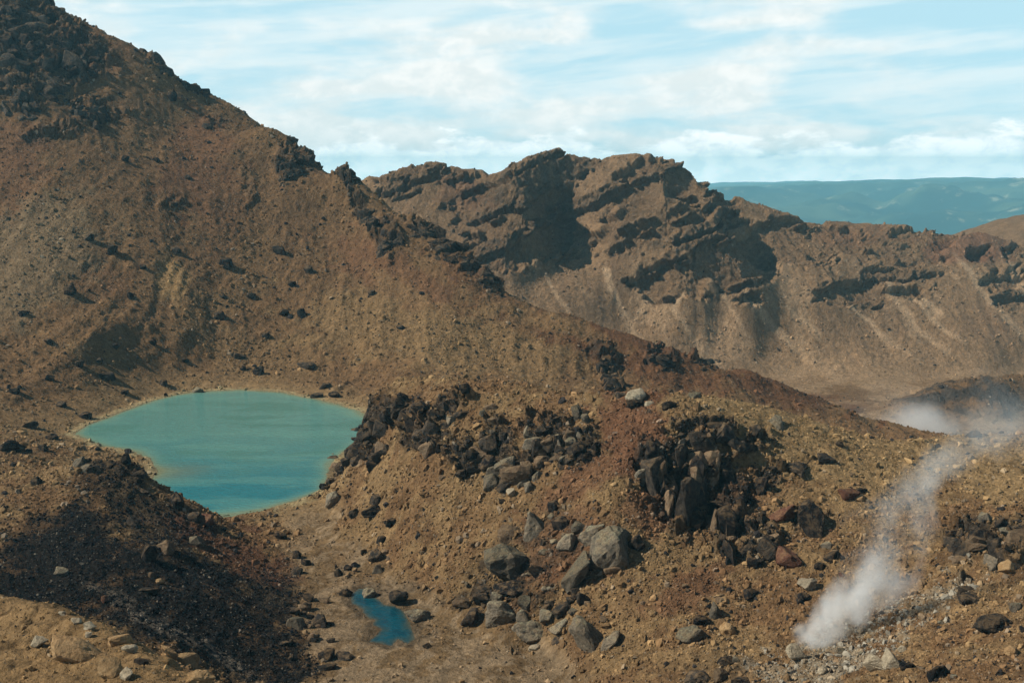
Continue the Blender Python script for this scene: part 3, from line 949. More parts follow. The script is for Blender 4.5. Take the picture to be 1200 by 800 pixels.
def knoll():
    """the smooth brown hill behind the rim at the right edge"""
    nx_, ny_ = 120, 80
    cX, cY, cZ = sight(1235, 254, 1120)
    gx = np.linspace(-190, 190, nx_); gy = np.linspace(-100, 260, ny_)
    GX, GY = np.meshgrid(gx, gy)
    r = np.sqrt((GX / 120) ** 2 + (GY / 120) ** 2)
    z = cZ + 4 - 62 * (np.sqrt(1 + 1.6 * r * r) - 1) + 1.2 * fbm(GX / 22, GY / 22, 5, 521)
    idx = np.arange(GX.size).reshape(GX.shape)
    f = np.stack([idx[:-1, :-1], idx[:-1, 1:], idx[1:, 1:], idx[1:, :-1]], -1).reshape(-1, 4)
    me = bpy.data.meshes.new('knoll')
    me.from_pydata(np.stack([GX + cX, GY + cY, z], -1).reshape(-1, 3).tolist(), [], f.tolist())
    me.polygons.foreach_set('use_smooth', np.ones(len(f), bool))
    c = np.broadcast_to(C(.165, .105, .058), (GX.size, 3)) * (1 + .2 * fbm(GX / 12, GY / 12, 4, 523).ravel()[:, None])
    at_ = me.attributes.new('Col', 'FLOAT_COLOR', 'POINT')
    at_.data.foreach_set('color', np.c_[c, np.ones(len(c))].astype(np.float32).ravel())
    me.materials.append(M_GROUND)
    ob = bpy.data.objects.new('hill', me)
    COL.objects.link(ob)
    ob['kind'] = 'structure'
    ob['label'] = 'smooth brown hill rising behind the crater rim at the right edge'


knoll()

# ------------------------------------------------------------------ rocks
def rock_material(name, base, second, lichen=None, var=0.35, bump=0.7, dusty=.6):
    m, k, b, o = new_mat(name)
    tc = k.node('ShaderNodeTexCoord').outputs['Object']
    pos = k.node('ShaderNodeNewGeometry').outputs['Position']
    rnd = k.node('ShaderNodeObjectInfo').outputs['Random']
    off = k.vm('ADD', pos, k.cxyz(k.m('MULTIPLY', rnd, 40.0), k.m('MULTIPLY', rnd, 77.0), 0.0))
    n1 = k.noise(off, 0.9, 8, 0.66)
    n2 = k.noise(off, 3.2, 6, 0.7)
    c = k.mix(k.rng(n1, 0.36, 0.64), base + (1,), second + (1,))
    if lichen:
        nz = k.xyz(k.node('ShaderNodeNewGeometry').outputs['Normal'])[2]
        c = k.mix(k.m('MULTIPLY', k.rng(nz, .35, .85), k.rng(n2, .42, .6)), c, lichen + (1,))
    nz2 = k.xyz(k.node('ShaderNodeNewGeometry').outputs['Normal'])[2]
    dust = k.m('MULTIPLY', k.rng(nz2, -.1, .9, .12, .75), k.rng(n1, .40, .62))
    c = k.mix(k.m('MULTIPLY', dust, dusty), c, (.190, .120, .056, 1))
    c = k.vm('SCALE', c, s=k.m('MULTIPLY', k.rng(n2, .28, .72, .62, 1.36, False), k.rng(rnd, 0, 1, 1 - var, 1 + var, False)))
    k.put(b.inputs['Base Color'], c)
    b.inputs['Roughness'].default_value = 0.9
    bp = k.node('ShaderNodeBump')
    bp.inputs['Strength'].default_value = bump
    bp.inputs['Distance'].default_value = 0.6
    k.put(bp.inputs['Height'], k.m('ADD', k.m('MULTIPLY', n1, 1.6), k.m('MULTIPLY', n2, .6)))
    k.l.new(bp.outputs[0], b.inputs['Normal'])
    return m


RM_ = {
    'black': rock_material('black_lava', (.008, .008, .009), (.021, .019, .018)),
    'dark': rock_material('dark_lava', (.022, .020, .018), (.050, .041, .033)),
    'grey': rock_material('grey_andesite', (.10, .086, .066), (.185, .158, .118), (.195, .18, .115)),
    'brown': rock_material('brown_rock', (.115, .076, .046), (.17, .125, .082)),
    'red': rock_material('red_rock', (.095, .042, .028), (.16, .080, .052)),
    'tan': rock_material('tan_rock', (.22, .135, .062), (.31, .21, .11)),
    'pale': rock_material('pale_rock', (.25, .21, .145), (.37, .32, .235)),
    'ochre': rock_material('ochre_rock', (.21, .130, .062), (.29, .19, .098)),
}


def rock_mesh(seed, big, shape):
    """an angular broken block: the hull of a few corner points, chipped and roughened when it is large in view"""
    r = random.Random(seed)
    bm = bmesh.new()
    npt = {'block': 13, 'slab': 13, 'shard': 10, 'round': 24}[shape]
    for _ in range(npt):
        v = Vector((r.gauss(0, 1), r.gauss(0, 1), r.gauss(0, 1))).normalized() * r.uniform(.82, 1.0)
        if shape == 'block':                      # pull the corners outward: boxier
            m_ = max(abs(c) for c in v)
            v = v.lerp(v / m_ * .8, .6)
        if shape == 'slab':
            v.z = max(-.45, min(.45, v.z * 1.2))
        if shape == 'shard':
            v.x *= .8 - .35 * v.z
        bm.verts.new(v)
    res = bmesh.ops.convex_hull(bm, input=bm.verts[:])
    bmesh.ops.delete(bm, geom=[g for g in res['geom_interior'] if isinstance(g, bmesh.types.BMVert)], context='VERTS')
    bmesh.ops.dissolve_limit(bm, angle_limit=R(14), verts=bm.verts[:], edges=bm.edges[:])
    bmesh.ops.bevel(bm, geom=bm.edges[:], offset=.07 if big else .05, segments=1, affect='EDGES', profile=.6)
    bmesh.ops.triangulate(bm, faces=bm.faces[:])
    if big:
        bmesh.ops.subdivide_edges(bm, edges=[e for e in bm.edges if e.calc_length() > .25], cuts=2 if big == 2 else 1, use_grid_fill=True)
        bmesh.ops.triangulate(bm, faces=bm.faces[:])
        if big == 2:
            bmesh.ops.subdivide_edges(bm, edges=[e for e in bm.edges if e.calc_length() > .2], cuts=1)
            bmesh.ops.triangulate(bm, faces=bm.faces[:])
        from mathutils import noise as mn
        o_ = Vector((seed * 1.7 % 31, seed * .3 % 17, 0))
        for v in bm.verts:
            v.co += v.co.normalized() * (.10 * mn.noise(v.co * 2.2 + o_) + .06 * mn.noise(v.co * 6 + o_))
    co = [v.co for v in bm.verts]
    lo = Vector([min(c[i] for c in co) for i in range(3)]); hi = Vector([max(c[i] for c in co) for i in range(3)])
    for v in bm.verts:
        v.co = Vector([(v.co[i] - (lo[i] + hi[i]) / 2) / (hi[i] - lo[i]) for i in range(3)])
    me = bpy.data.meshes.new('rock')
    bm.to_mesh(me)
    bm.free()
    return me


PROTO = {}
def proto(shape, mat, big, rnd):
    n_ = 12
    key = (shape, mat, big, rnd.randrange(n_))
    if key not in PROTO:
        me = rock_mesh(hash_seed(key), big, shape)
        me.materials.append(RM_[mat])
        PROTO[key] = me
    return PROTO[key]


def hash_seed(key):
    s_ = 0
    for ch in repr(key):
        s_ = (s_ * 131 + ord(ch)) % 99991
    return s_


RR = random.Random(11)


def put_rock(name, x, y, w, h, mat, shape='block', tilt=0.0, parent=None, sink=0.32, big=None):
    """a rock whose middle is sighted at (x, y), w x h across as seen, resting on the ground under it"""
    P, f = at(x, min(y + 0.28 * h, 845))
    dep = P.y * cp - P.z * sp
    sx, sz = 1.12 * w * dep / F, 1.25 * h * dep / F
    sy = min(0.5 * (sx + sz), 1.2 * sz) * RR.uniform(.75, 1.0)
    sz = max(.5 * sz, sz - .30 * sy * (y / 800.0))
    if big is None:
        big = 2 if w > 28 else (1 if w > 11 else 0)
    me = proto(shape, mat, big, RR)
    o = bpy.data.objects.new(name, me)
    COL.objects.link(o)
    o.scale = (sx, sy, sz * 1.12)
    o.rotation_euler = (RR.uniform(-.2, .2), R(tilt) + RR.uniform(-.12, .12), RR.choice((0, math.pi)) + RR.uniform(-.5, .5))
    if abs(tilt) > 1:
        o.rotation_euler.z = RR.uniform(-.3, .3)
    loc = P + Vector((0, sy * .18, sz * (0.5 - sink)))
    if parent:
        loc = loc - parent.location
        o.parent = parent
    o.location = loc
    return o


def boulder(x, y, w, h, mat, label, shape='block', tilt=0, name='boulder'):
    o = put_rock(name, x, y, w * (1.05 if w > 24 else 1), h * (1.06 if w > 24 else 1), mat, shape, tilt)
    o['label'] = label
    o['category'] = 'boulder'
    return o


B = [
    # boulder field at the foot of the ridge
    (716, 641, 44, 46, 'grey', 'big squarish flat-topped boulder, palest of those on the lower ridge slope', 'block', 8),
    (676, 669, 26, 42, 'grey', 'long grey slab leaning against the big flat-topped boulder', 'block', 30),
    (692, 624, 30, 17, 'grey', 'low tan grey slab tucked behind the big flat-topped boulder', 'slab', -20),
    (664, 633, 22, 23, 'grey', 'grey wedge boulder between the tilted shard and the flat-topped boulder', 'shard', 20),
    (625, 612, 35, 33, 'grey', 'tilted grey shard boulder with a dark right side above the cracked block', 'shard', -15),
    (595, 622, 27, 19, 'brown', 'brownish boulder just left of the tilted grey shard', 'block', 0),
    (590, 658, 50, 46, 'grey', 'largest grey block, cracked and rough, above the black undercut rock', 'block', 4),
    (590, 690, 46, 28, 'black', 'black undercut rock beneath the largest cracked grey block', 'block', 0),  # black block put in for the shadow under the cracked block
    (585, 718, 35, 33, 'grey', 'rounded grey boulder at the edge of the sandy flat', 'round', 0),
    (620, 736, 38, 27, 'grey', 'domed tan grey boulder with a dark front beside the sandy flat', 'round', 0),
    (640, 719, 20, 17, 'grey', 'small grey boulder behind the domed tan grey boulder', 'block', 0),
    (658, 711, 21, 18, 'dark', 'dark hollow-fronted boulder above the flat slab in the boulder pile', 'block', 0),
    (655, 730, 28, 16, 'grey', 'flat grey slab between the domed boulder and the leaning slab', 'slab', -10),
    (686, 739, 30, 44, 'grey', 'tall tilted slab at the lower right end of the boulder pile', 'slab', -58),
    (713, 746, 19, 27, 'grey', 'grey wedge right of the tall tilted slab', 'shard', 10),
    (613, 703, 13, 16, 'grey', 'small upright grey stone right of the rounded grey boulder', 'block', 0),
    (548, 722, 18, 24, 'dark', 'dark grey stone at the left end of the boulder pile', 'block', 0),
    (563, 701, 20, 19, 'dark', 'dark stone left of the black undercut rock', 'block', 0),
    (540, 703, 24, 15, 'brown', 'brown slab lying left of the boulder pile', 'slab', -18),
    (627, 666, 18, 17, 'black', 'black stone right of the largest cracked grey block', 'block', 0),
    (655, 610, 20, 18, 'black', 'black stone right of the tilted grey shard', 'block', 0),
    (646, 590, 14, 15, 'black', 'black stone at the top of the red scree above the grey shard', 'block', 0),
    (624, 755, 13, 9, 'pale', 'small pale stone on the sand below the domed boulder', 'round', 0),
    (650, 747, 13, 10, 'dark', 'small dark stone below the flat grey slab', 'block', 0),
    (746, 634, 18, 22, 'black', 'black stone right of the big flat-topped boulder', 'block', 0),
    (681, 697, 17, 20, 'dark', 'dark stone under the long leaning grey slab', 'block', 0),
    (491, 719, 30, 15, 'grey', 'low flat grey rock on the right shore of the blue pond', 'slab', 0),
    (463, 699, 25, 21, 'dark', 'dark boulder touching the upper right edge of the blue pond', 'block', 0),
    (429, 693, 15, 15, 'grey', 'grey boulder at the top end of the blue pond', 'round', 0),
    (505, 753, 11, 7, 'black', 'small black stone lying on the sand right of the pond', 'block', 0),
    # flat between lake and pond
    (389, 582, 20, 18, 'grey', 'grey boulder at the sandy end of the turquoise lake', 'block', 0),
    (431, 601, 27, 23, 'black', 'large black boulder at the foot of the ridge near the lake', 'block', 0),
    (412, 598, 12, 14, 'dark', 'small dark stone left of the large black boulder', 'round', 0),
    (439, 583, 18, 11, 'dark', 'low dark stone above the large black boulder', 'slab', -10),
    (442, 647, 18, 17, 'dark', 'round dark boulder at the edge of the sand halfway to the pond', 'round', 0),
    (424, 645, 7, 8, 'dark', 'little dark stone left of the round dark boulder', 'block', 0),
    (441, 663, 12, 13, 'pale', 'white-faced stone on the sand above the pond', 'shard', 0),
    (398, 668, 10, 11, 'black', 'left one of two black stones on the sandy flat', 'block', 0),
    (410, 661, 10, 9, 'black', 'right one of two black stones on the sandy flat', 'block', 0),
    (408, 691, 16, 10, 'black', 'black stone left of the boulder at the pond head', 'slab', 0),
    # edge of the scoria hill
    (349, 728, 20, 15, 'grey', 'light-topped grey boulder on the edge of the black scoria', 'block', 0),
    (375, 725, 18, 17, 'dark', 'tall dark boulder right of the light-topped boulder', 'block', 10),
    (367, 743, 12, 12, 'brown', 'brown stone below the light-topped boulder', 'round', 0),
    (384, 764, 17, 17, 'black', 'black block at the sand edge below the scoria hill', 'block', 0),
    (401, 766, 20, 10, 'dark', 'flat dark stone right of the black block on the sand edge', 'slab', 0),
    (386, 778, 20, 9, 'dark', 'flat dark stone below the black block on the sand edge', 'slab', 0),
    (384, 698, 15, 13, 'brown', 'brown boulder at the top right edge of the scoria hill', 'block', 0),
    (328, 625, 15, 12, 'black', 'black stone where the scoria hill meets the lake beach', 'block', 0),
    (349, 647, 13, 12, 'black', 'black stone halfway down the sand edge of the scoria hill', 'block', 0),
    (361, 655, 12, 9, 'black', 'low black stone just below the halfway stone on the sand edge', 'slab', 0),
    # scoria hill
    (209, 586, 20, 23, 'black', 'black block standing against the turquoise water', 'block', 0),
    (150, 538, 9, 15, 'black', 'thin black knob on the skyline of the scoria hill', 'block', 0),
    (90, 539, 19, 11, 'grey', 'upper one of two pale grey slabs on the scoria hill crest', 'slab', -20),
    (98, 546, 19, 10, 'grey', 'lower one of two pale grey slabs on the scoria hill crest', 'slab', -20),
    (231, 631, 19, 15, 'grey', 'grey boulder on the reddish flank of the scoria hill', 'block', 0),
    (195, 638, 21, 18, 'brown', 'brown grey slab on the shaded side of the scoria hill', 'slab', 40),
    (176, 646, 16, 24, 'black', 'upright black rock left of the brown grey slab', 'block', 15),
    (226, 603, 16, 11, 'dark', 'dark stone right of the black block by the water', 'block', 0),
    (242, 607, 19, 14, 'red', 'reddish boulder on the shoulder above the lake end', 'round', 0),
    (158, 609, 13, 15, 'dark', 'dark grey stone in the middle of the scoria hill', 'block', 0),
    (73, 666, 17, 11, 'grey', 'pale grey stone alone on the black scoria at left', 'round', 0),
    (174, 688, 22, 9, 'dark', 'flat grey stone half buried in the black scoria', 'slab', 0),
    (188, 678, 9, 7, 'tan', 'yellowish pebble on the black scoria', 'round', 0),
    (180, 671, 9, 8, 'brown', 'brown pebble above the yellowish pebble on black scoria', 'round', 0),
    (125, 699, 7, 10, 'red', 'small reddish stone low on the black scoria', 'block', 0),
    (39, 561, 13, 13, 'black', 'black stone on the sunny left flank of the scoria hill', 'block', 0),
    (13, 520, 28, 17, 'black', 'wide black rock at the left edge above the scoria hill', 'block', 0),
    (53, 522, 11, 9, 'black', 'black stone right of the wide black rock at the left edge', 'block', 0),
    (61, 508, 13, 9, 'black', 'black stone near the left tip of the lake', 'block', 0),
    (18, 541, 10, 7, 'black', 'black stone below the wide black rock at the left edge', 'block', 0),
    # foreground bank
    (90, 761, 66, 29, 'ochre', 'largest tan boulder lying along the foreground bank', 'round', 18),
    (132, 781, 27, 25, 'tan', 'tan boulder directly below the largest foreground boulder', 'block', 0),
    (149, 787, 13, 17, 'pale', 'white stone with a dark side next to the lower tan boulder', 'shard', 0),
    (42, 750, 17, 14, 'pale', 'pale stone left of the largest foreground boulder', 'block', 0),
    (142, 745, 25, 17, 'ochre', 'brown boulder on the bank edge right of the largest one', 'block', 0),
    (154, 758, 17, 11, 'pale', 'white flat stone below the brown boulder on the bank edge', 'round', 0),
    (168, 771, 16, 9, 'dark', 'dark flat stone among the pale stones of the bank', 'slab', 0),
    (108, 730, 13, 11, 'pale', 'pale stone on the bank crest above the largest boulder', 'block', 0),
    (92, 724, 11, 9, 'pale', 'pale stone second from the left on the bank crest', 'block', 0),
    (108, 741, 8, 8, 'pale', 'small pale stone between bank crest and largest boulder', 'block', 0),
    (70, 716, 10, 5, 'pale', 'flattest and leftmost pale stone on the bank crest', 'slab', 0),
    (198, 760, 23, 13, 'ochre', 'orange boulder on the right part of the bank edge', 'block', 10),
    (221, 772, 25, 18, 'tan', 'cream tan boulder below the orange boulder on the bank edge', 'block', 15),
    (232, 790, 28, 17, 'tan', 'lowest tan boulder on the bank edge', 'round', 0),
    # crest of the ridge
    (743, 462, 22, 17, 'pale', 'white boulder on the ridge crest, resting on a black stone', 'round', 0),
    (742, 470, 20, 10, 'black', 'black stone under the white boulder on the ridge crest', 'block', 0),  # shade below the white boulder, built as a black rock
    (758, 470, 10, 7, 'pale', 'small white stone right of the white crest boulder', 'round', 0),
    (575, 517, 23, 26, 'dark', 'dark rounded boulder on the ridge face left of the rubble crag', 'round', 0),
    (674, 481, 14, 18, 'grey', 'left one of two grey upright stones below the ridge crest', 'block', 0),
    (683, 488, 11, 15, 'grey', 'right one of two grey upright stones below the ridge crest', 'block', 0),
    (618, 567, 12, 13, 'grey', 'lichen yellow stone under the rubble crag', 'block', 0),
    (597, 575, 11, 13, 'pale', 'pale stone left of the lichen yellow stone', 'block', 0),
    (732, 501, 9, 9, 'red', 'bright red stone in the red scree below the white boulder', 'block', 0),
    (756, 557, 30, 31, 'grey', 'smooth grey block standing left of the black cliff', 'block', 0),
    (803, 580, 22, 52, 'dark', 'smooth brown pillar in the face of the black cliff', 'block', 0),
    (574, 474, 21, 9, 'brown', 'flat brown stone on the ridge crest left of the middle', 'slab', 0),
    (548, 455, 12, 11, 'black', 'black stone on the highest left part of the ridge crest', 'block', 0),
    (656, 584, 9, 8, 'tan', 'tan pebble beside the black stone on the red scree', 'round', 0),
    (815, 460, 15, 9, 'grey', 'grey stone on the crest right of the white boulder', 'slab', 0),
    (782, 472, 16, 11, 'black', 'black stone on the crest between white boulder and grey stone', 'block', 0),
    (911, 492, 21, 16, 'grey', 'grey boulder high on the tan ridge above the black cliff', 'block', 0),
    (885, 506, 14, 10, 'dark', 'dark stone left of the grey boulder on the tan ridge', 'slab', -15),
    (895, 566, 17, 21, 'black', 'black rock right of the black cliff top', 'block', 0),
    (942, 546, 30, 20, 'dark', 'dark brown boulder in the middle of the tan ridge', 'block', 0),
    (971, 534, 22, 14, 'dark', 'dark stone above the dark brown boulder on the tan ridge', 'block', 0),
    (918, 599, 26, 23, 'red', 'reddish boulder left of the tall black rock on the tan ridge', 'block', 0),
    (948, 608, 27, 36, 'black', 'tall black rock on the tan ridge left of the steam', 'block', 0),
    (925, 652, 26, 26, 'red', 'red brown block right of the small black cave crag', 'block', 0),
    (995, 576, 24, 15, 'red', 'red brown boulder with small stones high right on the ridge', 'round', 0),
    (1010, 580, 11, 10, 'ochre', 'orange stone touching the red brown boulder', 'round', 0),
    (1012, 571, 12, 7, 'dark', 'dark stone behind the red brown boulder', 'slab', 0),
    (1141, 506, 19, 11, 'dark', 'dark rock on the far right ridge crest before the steam', 'shard', 0),
    # right-hand slope and fumarole
    (944, 682, 21, 18, 'pale', 'pale boulder capping a black stone left of the steam', 'block', 0),
    (939, 697, 15, 14, 'black', 'black stone under the pale boulder left of the steam', 'block', 0),  # black lower half of the boulder above, as its own mesh
    (823, 724, 19, 15, 'black', 'round black stone above the pale slab', 'round', 0),
    (836, 712, 16, 24, 'grey', 'upright grey stone behind the round black stone', 'shard', 10),
    (812, 740, 32, 17, 'grey', 'pale slab lying below the round black stone', 'slab', -10),
    (855, 735, 14, 16, 'tan', 'tan stone right of the round black stone', 'block', 0),
    (930, 762, 22, 24, 'pale', 'pale slab at the left of the steam vent', 'shard', 0),
    (930, 736, 26, 13, 'tan', 'flat yellowish slab above the steam vent', 'slab', -20),
    (1024, 775, 25, 22, 'pale', 'pale fumarole slab left of the white wedge', 'slab', 20),
    (1044, 772, 19, 26, 'pale', 'white upright wedge on the bleached fumarole ground', 'shard', 0),
    (1166, 728, 46, 22, 'dark', 'large dark domed boulder on the right slope', 'round', 0),
    (1124, 651, 20, 14, 'brown', 'brown stone at the foot of the right crag', 'block', 0),
    (1178, 663, 19, 19, 'tan', 'tan block beneath the right crag', 'block', 0),
    (1162, 657, 13, 21, 'grey', 'grey stone left of the tan block under the right crag', 'block', 0),
    (1174, 609, 14, 12, 'black', 'black stone above the right crag', 'block', 0),
    (1157, 603, 15, 12, 'grey', 'grey stone above the right crag', 'block', 0),
    (1183, 759, 15, 13, 'ochre', 'orange stone below the large dark domed boulder', 'round', 0),
    (1100, 785, 26, 20, 'black', 'black rock at the lower right, right of the white wedge', 'block', 0),
    (1061, 777, 16, 10, 'black', 'small black stone touching the white wedge', 'slab', 0),
    (974, 650, 20, 12, 'black', 'black stone upslope left of the steam', 'slab', -20),
    (957, 661, 13, 8, 'black', 'small black stone below the black stone left of the steam', 'slab', -20),
    (971, 634, 13, 9, 'grey', 'grey stone above the black stone left of the steam', 'slab', 0),
    (1189, 708, 17, 12, 'grey', 'grey stone at the right edge above the domed boulder', 'block', 0),
    (763, 716, 12, 8, 'tan', 'tan stone in the patch of dark scree', 'round', 0),
    (878, 693, 16, 15, 'black', 'black stone below the small black cave crag', 'block', 0),
    (848, 771, 20, 13, 'black', 'black rock topmost of the dark cluster at the bottom', 'block', 0),
    (818, 790, 28, 18, 'dark', 'dark rock leftmost of the dark cluster at the bottom', 'block', 0),
    (845, 788, 16, 17, 'brown', 'brown rock in the middle of the dark cluster at the bottom', 'block', 0),
    (866, 796, 22, 14, 'black', 'black rock rightmost of the dark cluster at the bottom', 'block', 0),
    # single landmarks on the mountain
    (83, 337, 17, 14, 'black', 'black boulder on the left shoulder, largest on that slope', 'block', 0),
    (267, 306, 14, 13, 'black', 'black boulder alone in the middle of the mountainside', 'block', 0),
    (354, 426, 23, 10, 'dark', 'low wide boulder on the beach slope behind the lake', 'slab', 0),
    (234, 454, 12, 9, 'grey', 'grey boulder at the far shore of the lake', 'block', 0),
    (300, 432, 12, 11, 'black', 'black boulder on the beach behind the lake', 'block', 0),
]
for b_ in B:
    boulder(*b_[:6], *b_[6:])

SMALL = []          # (object, x, y, colour, shape word)
WORD = {'black': 'black', 'dark': 'dark grey', 'grey': 'grey', 'brown': 'brown', 'red': 'reddish', 'tan': 'tan', 'pale': 'pale', 'ochre': 'orange'}
MARKS = [('the flat-topped boulder', 716, 641), ('the cracked grey block', 590, 658), ('the rounded grey boulder', 585, 718), ('the domed boulder', 620, 736), ('the tall tilted slab', 686, 739),
         ('the tilted grey shard', 625, 612), ('the blue pond', 450, 725), ('the white-faced stone', 441, 663), ('the large black boulder', 431, 601), ('the light-topped boulder', 349, 728),
         ('the reddish shoulder boulder', 242, 607), ('the black block on the sand edge', 384, 764), ('the steam vent', 952, 745), ('the white wedge', 1044, 772), ('the dark domed boulder', 1166, 727),
         ('the right crag', 1150, 635), ('the black cliff', 820, 570), ('the rubble crag', 645, 515), ('the white crest boulder', 743, 462), ('the grey crest boulder', 911, 492), ('the tall black rock', 948, 608),
         ('the red brown boulder', 995, 576), ('the dark crest rock', 1141, 506), ('the pale capping boulder', 944, 682), ('the round black stone', 823, 724), ('the bottom rock cluster', 845, 785),
         ('the left end of the lake', 88, 508), ('the far shore of the lake', 280, 456), ('the curved skyline crag', 348, 188), ('the summit crag', 50, 50), ('the lower dark rock band', 60, 125),
         ('the pale mountainside scar', 205, 335), ('the left shoulder boulder', 83, 337), ('the lone midslope boulder', 267, 306), ('the skyline knob', 230, 96),
         ('the grey shore boulder', 234, 454), ('the wide black rock', 13, 520), ('the small cave crag', 893, 642), ('the slanting lava band', 512, 488), ('the left lava crag', 430, 495)]


def small_rock(x, y, w, h, mat, shape, group):
    o = put_rock('boulder', x, y, w, h, mat, shape)
    o['category'] = 'boulder'
    o['group'] = group
    SMALL.append((o, x, y, WORD[mat], {'slab': 'flat stone', 'round': 'rounded stone', 'block': 'angular stone', 'shard': 'pointed stone'}[shape], w))


MTN = [(104, 275, 11, 9), (136, 290, 10, 13), (209, 292, 10, 9), (331, 292, 15, 12), (362, 312, 9, 10), (153, 344, 8, 8), (257, 367, 13, 11), (353, 365, 10, 12),
       (331, 363, 11, 9), (282, 414, 15, 8), (287, 428, 7, 6), (380, 449, 13, 9), (370, 460, 14, 7), (395, 459, 13, 9), (139, 403, 11, 8), (95, 424, 12, 8), (102, 484, 15, 10),
       (36, 495, 21, 9), (59, 397, 10, 9), (127, 438, 18, 9), (150, 457, 11, 8), (192, 446, 9, 7), (245, 145, 12, 9), (203, 110, 12, 12), (115, 145, 12, 10), (150, 183, 9, 8),
       (185, 185, 8, 6), (222, 205, 8, 6), (297, 345, 10, 8), (170, 310, 8, 6), (60, 440, 11, 8), (20, 455, 12, 9), (75, 470, 14, 9), (118, 420, 9, 7), (435, 340, 9, 7), (470, 380, 9, 6),
       (25, 365, 10, 7), (180, 398, 8, 6), (220, 420, 8, 6), (310, 390, 9, 7), (265, 345, 8, 6), (345, 330, 9, 7)]
for x, y, w, h in MTN:
    small_rock(x, y, w, h, RR.choice(('black', 'dark', 'dark')), RR.choice(('block', 'round', 'block', 'slab')), 'dark boulders scattered on the mountainside')


def inside(e):
    x, y, rx, ry, an = e[:5]
    a_, r_ = RR.uniform(0, 2 * math.pi), math.sqrt(RR.random())
    dx, dy = rx * r_ * math.cos(a_), ry * r_ * math.sin(a_)
    c, s = math.cos(R(an)), math.sin(R(an))
    return x + dx * c + dy * s, y - dx * s + dy * c


def scatter(n_, ells, w0, w1, mats, group, flat_=.75):
    wts = [e[2] * e[3] for e in ells]
    for _ in range(n_):
        x, y = inside(RR.choices(ells, wts)[0])
        if not (4 < x < 1196 and y < 797):
            continue
        w = w0 + (w1 - w0) * RR.random() ** 2.2
        small_rock(x, y, w, w * flat_ * RR.uniform(.75, 1.25), RR.choice(mats), RR.choice(('block', 'block', 'round', 'slab')), group)


scatter(46, [(610, 695, 70, 34, -15), (560, 700, 50, 22, -25), (680, 690, 45, 50, 0), (640, 620, 40, 24, 20)], 8, 20, ('grey', 'dark', 'grey', 'brown', 'black'), 'small stones in the boulder pile below the ridge')
scatter(22, [(365, 735, 26, 46, -20), (345, 690, 40, 26, -40)], 7, 14, ('dark', 'black', 'brown', 'dark'), 'dark stones along the scoria edge')
scatter(12, [(520, 600, 110, 50, 30), (480, 580, 60, 30, 20), (780, 700, 80, 50, 20)], 6, 13, ('dark', 'black', 'brown'), 'loose dark stones on the ochre slope')
scatter(8, [(1040, 540, 130, 26, 0), (980, 620, 60, 50, 0), (900, 510, 60, 20, -15)], 6, 12, ('dark', 'brown', 'brown', 'black', 'red'), 'weathered stones on the tan upper ridge')
scatter(10, [(1150, 760, 60, 40, 0), (1130, 640, 60, 50, 0), (900, 770, 60, 26, 0)], 6, 14, ('dark', 'brown', 'black', 'grey'), 'rough stones around the steam vent')
scatter(12, [(990, 765, 60, 24, 15), (1060, 735, 50, 20, 20)], 6, 15, ('pale', 'grey', 'grey', 'tan'), 'bleached stones by the steam vent')
scatter(6, [(620, 475, 70, 14, 0), (720, 478, 60, 10, 0), (580, 490, 60, 20, 0)], 7, 13, ('grey', 'dark', 'brown'), 'stones along the ridge crest')


def label_small():
    keys = {}
    for rec in SMALL:
        o, x, y, colr, shp, w = rec
        nm_, mx, my = min(MARKS, key=lambda q: (q[1] - x) ** 2 + (q[2] - y) ** 2)
        a_ = math.degrees(math.atan2(my - y, x - mx)) % 360
        d_ = ('right of', 'above and right of', 'above', 'above and left of', 'left of', 'below and left of', 'below', 'below and right of')[int((a_ + 22.5) // 45) % 8]
        keys.setdefault((colr, shp, d_, nm_), []).append((math.hypot(x - mx, y - my), o))
    ORD = ('nearest', 'second nearest', 'third nearest', 'fourth nearest', 'fifth nearest', 'sixth nearest')
    for (colr, shp, d_, nm_), lst in keys.items():
        lst.sort(key=lambda q: q[0])
        for i_, (_, o) in enumerate(lst):
            o['label'] = f'{colr} {shp} {d_} {nm_}' + (f', {ORD[min(i_, 5)]} one' if len(lst) > 1 else '')


label_small()

# crags built of blocks
def outcrop(label, ells, n_, w0, w1, mats, name='lava_outcrop', asp=(.6, 1.15), lean=30, deep=.78):
    P, f = at(ells[0][0], ells[0][1])
    e = bpy.data.objects.new(name, None)
    COL.objects.link(e)
    e.location = P
    e['label'] = label
    e['category'] = 'rock outcrop'
    wts = [q[2] * q[3] for q in ells]
    for _ in range(int(n_ * .75)):
        x, y = inside(RR.choices(ells, wts)[0])
        if not (-30 < x < 1230 and -45 < y < 830):
            continue
        w = 1.6 * (w0 + (w1 - w0) * RR.random() ** 1.8)
        put_rock('rock_block', x, y, w, w * RR.uniform(*asp), RR.choice(mats), RR.choice(('block', 'block', 'shard')), RR.uniform(-lean, lean), e, deep if y > 440 else .92, 0 if w < 16 else 1)


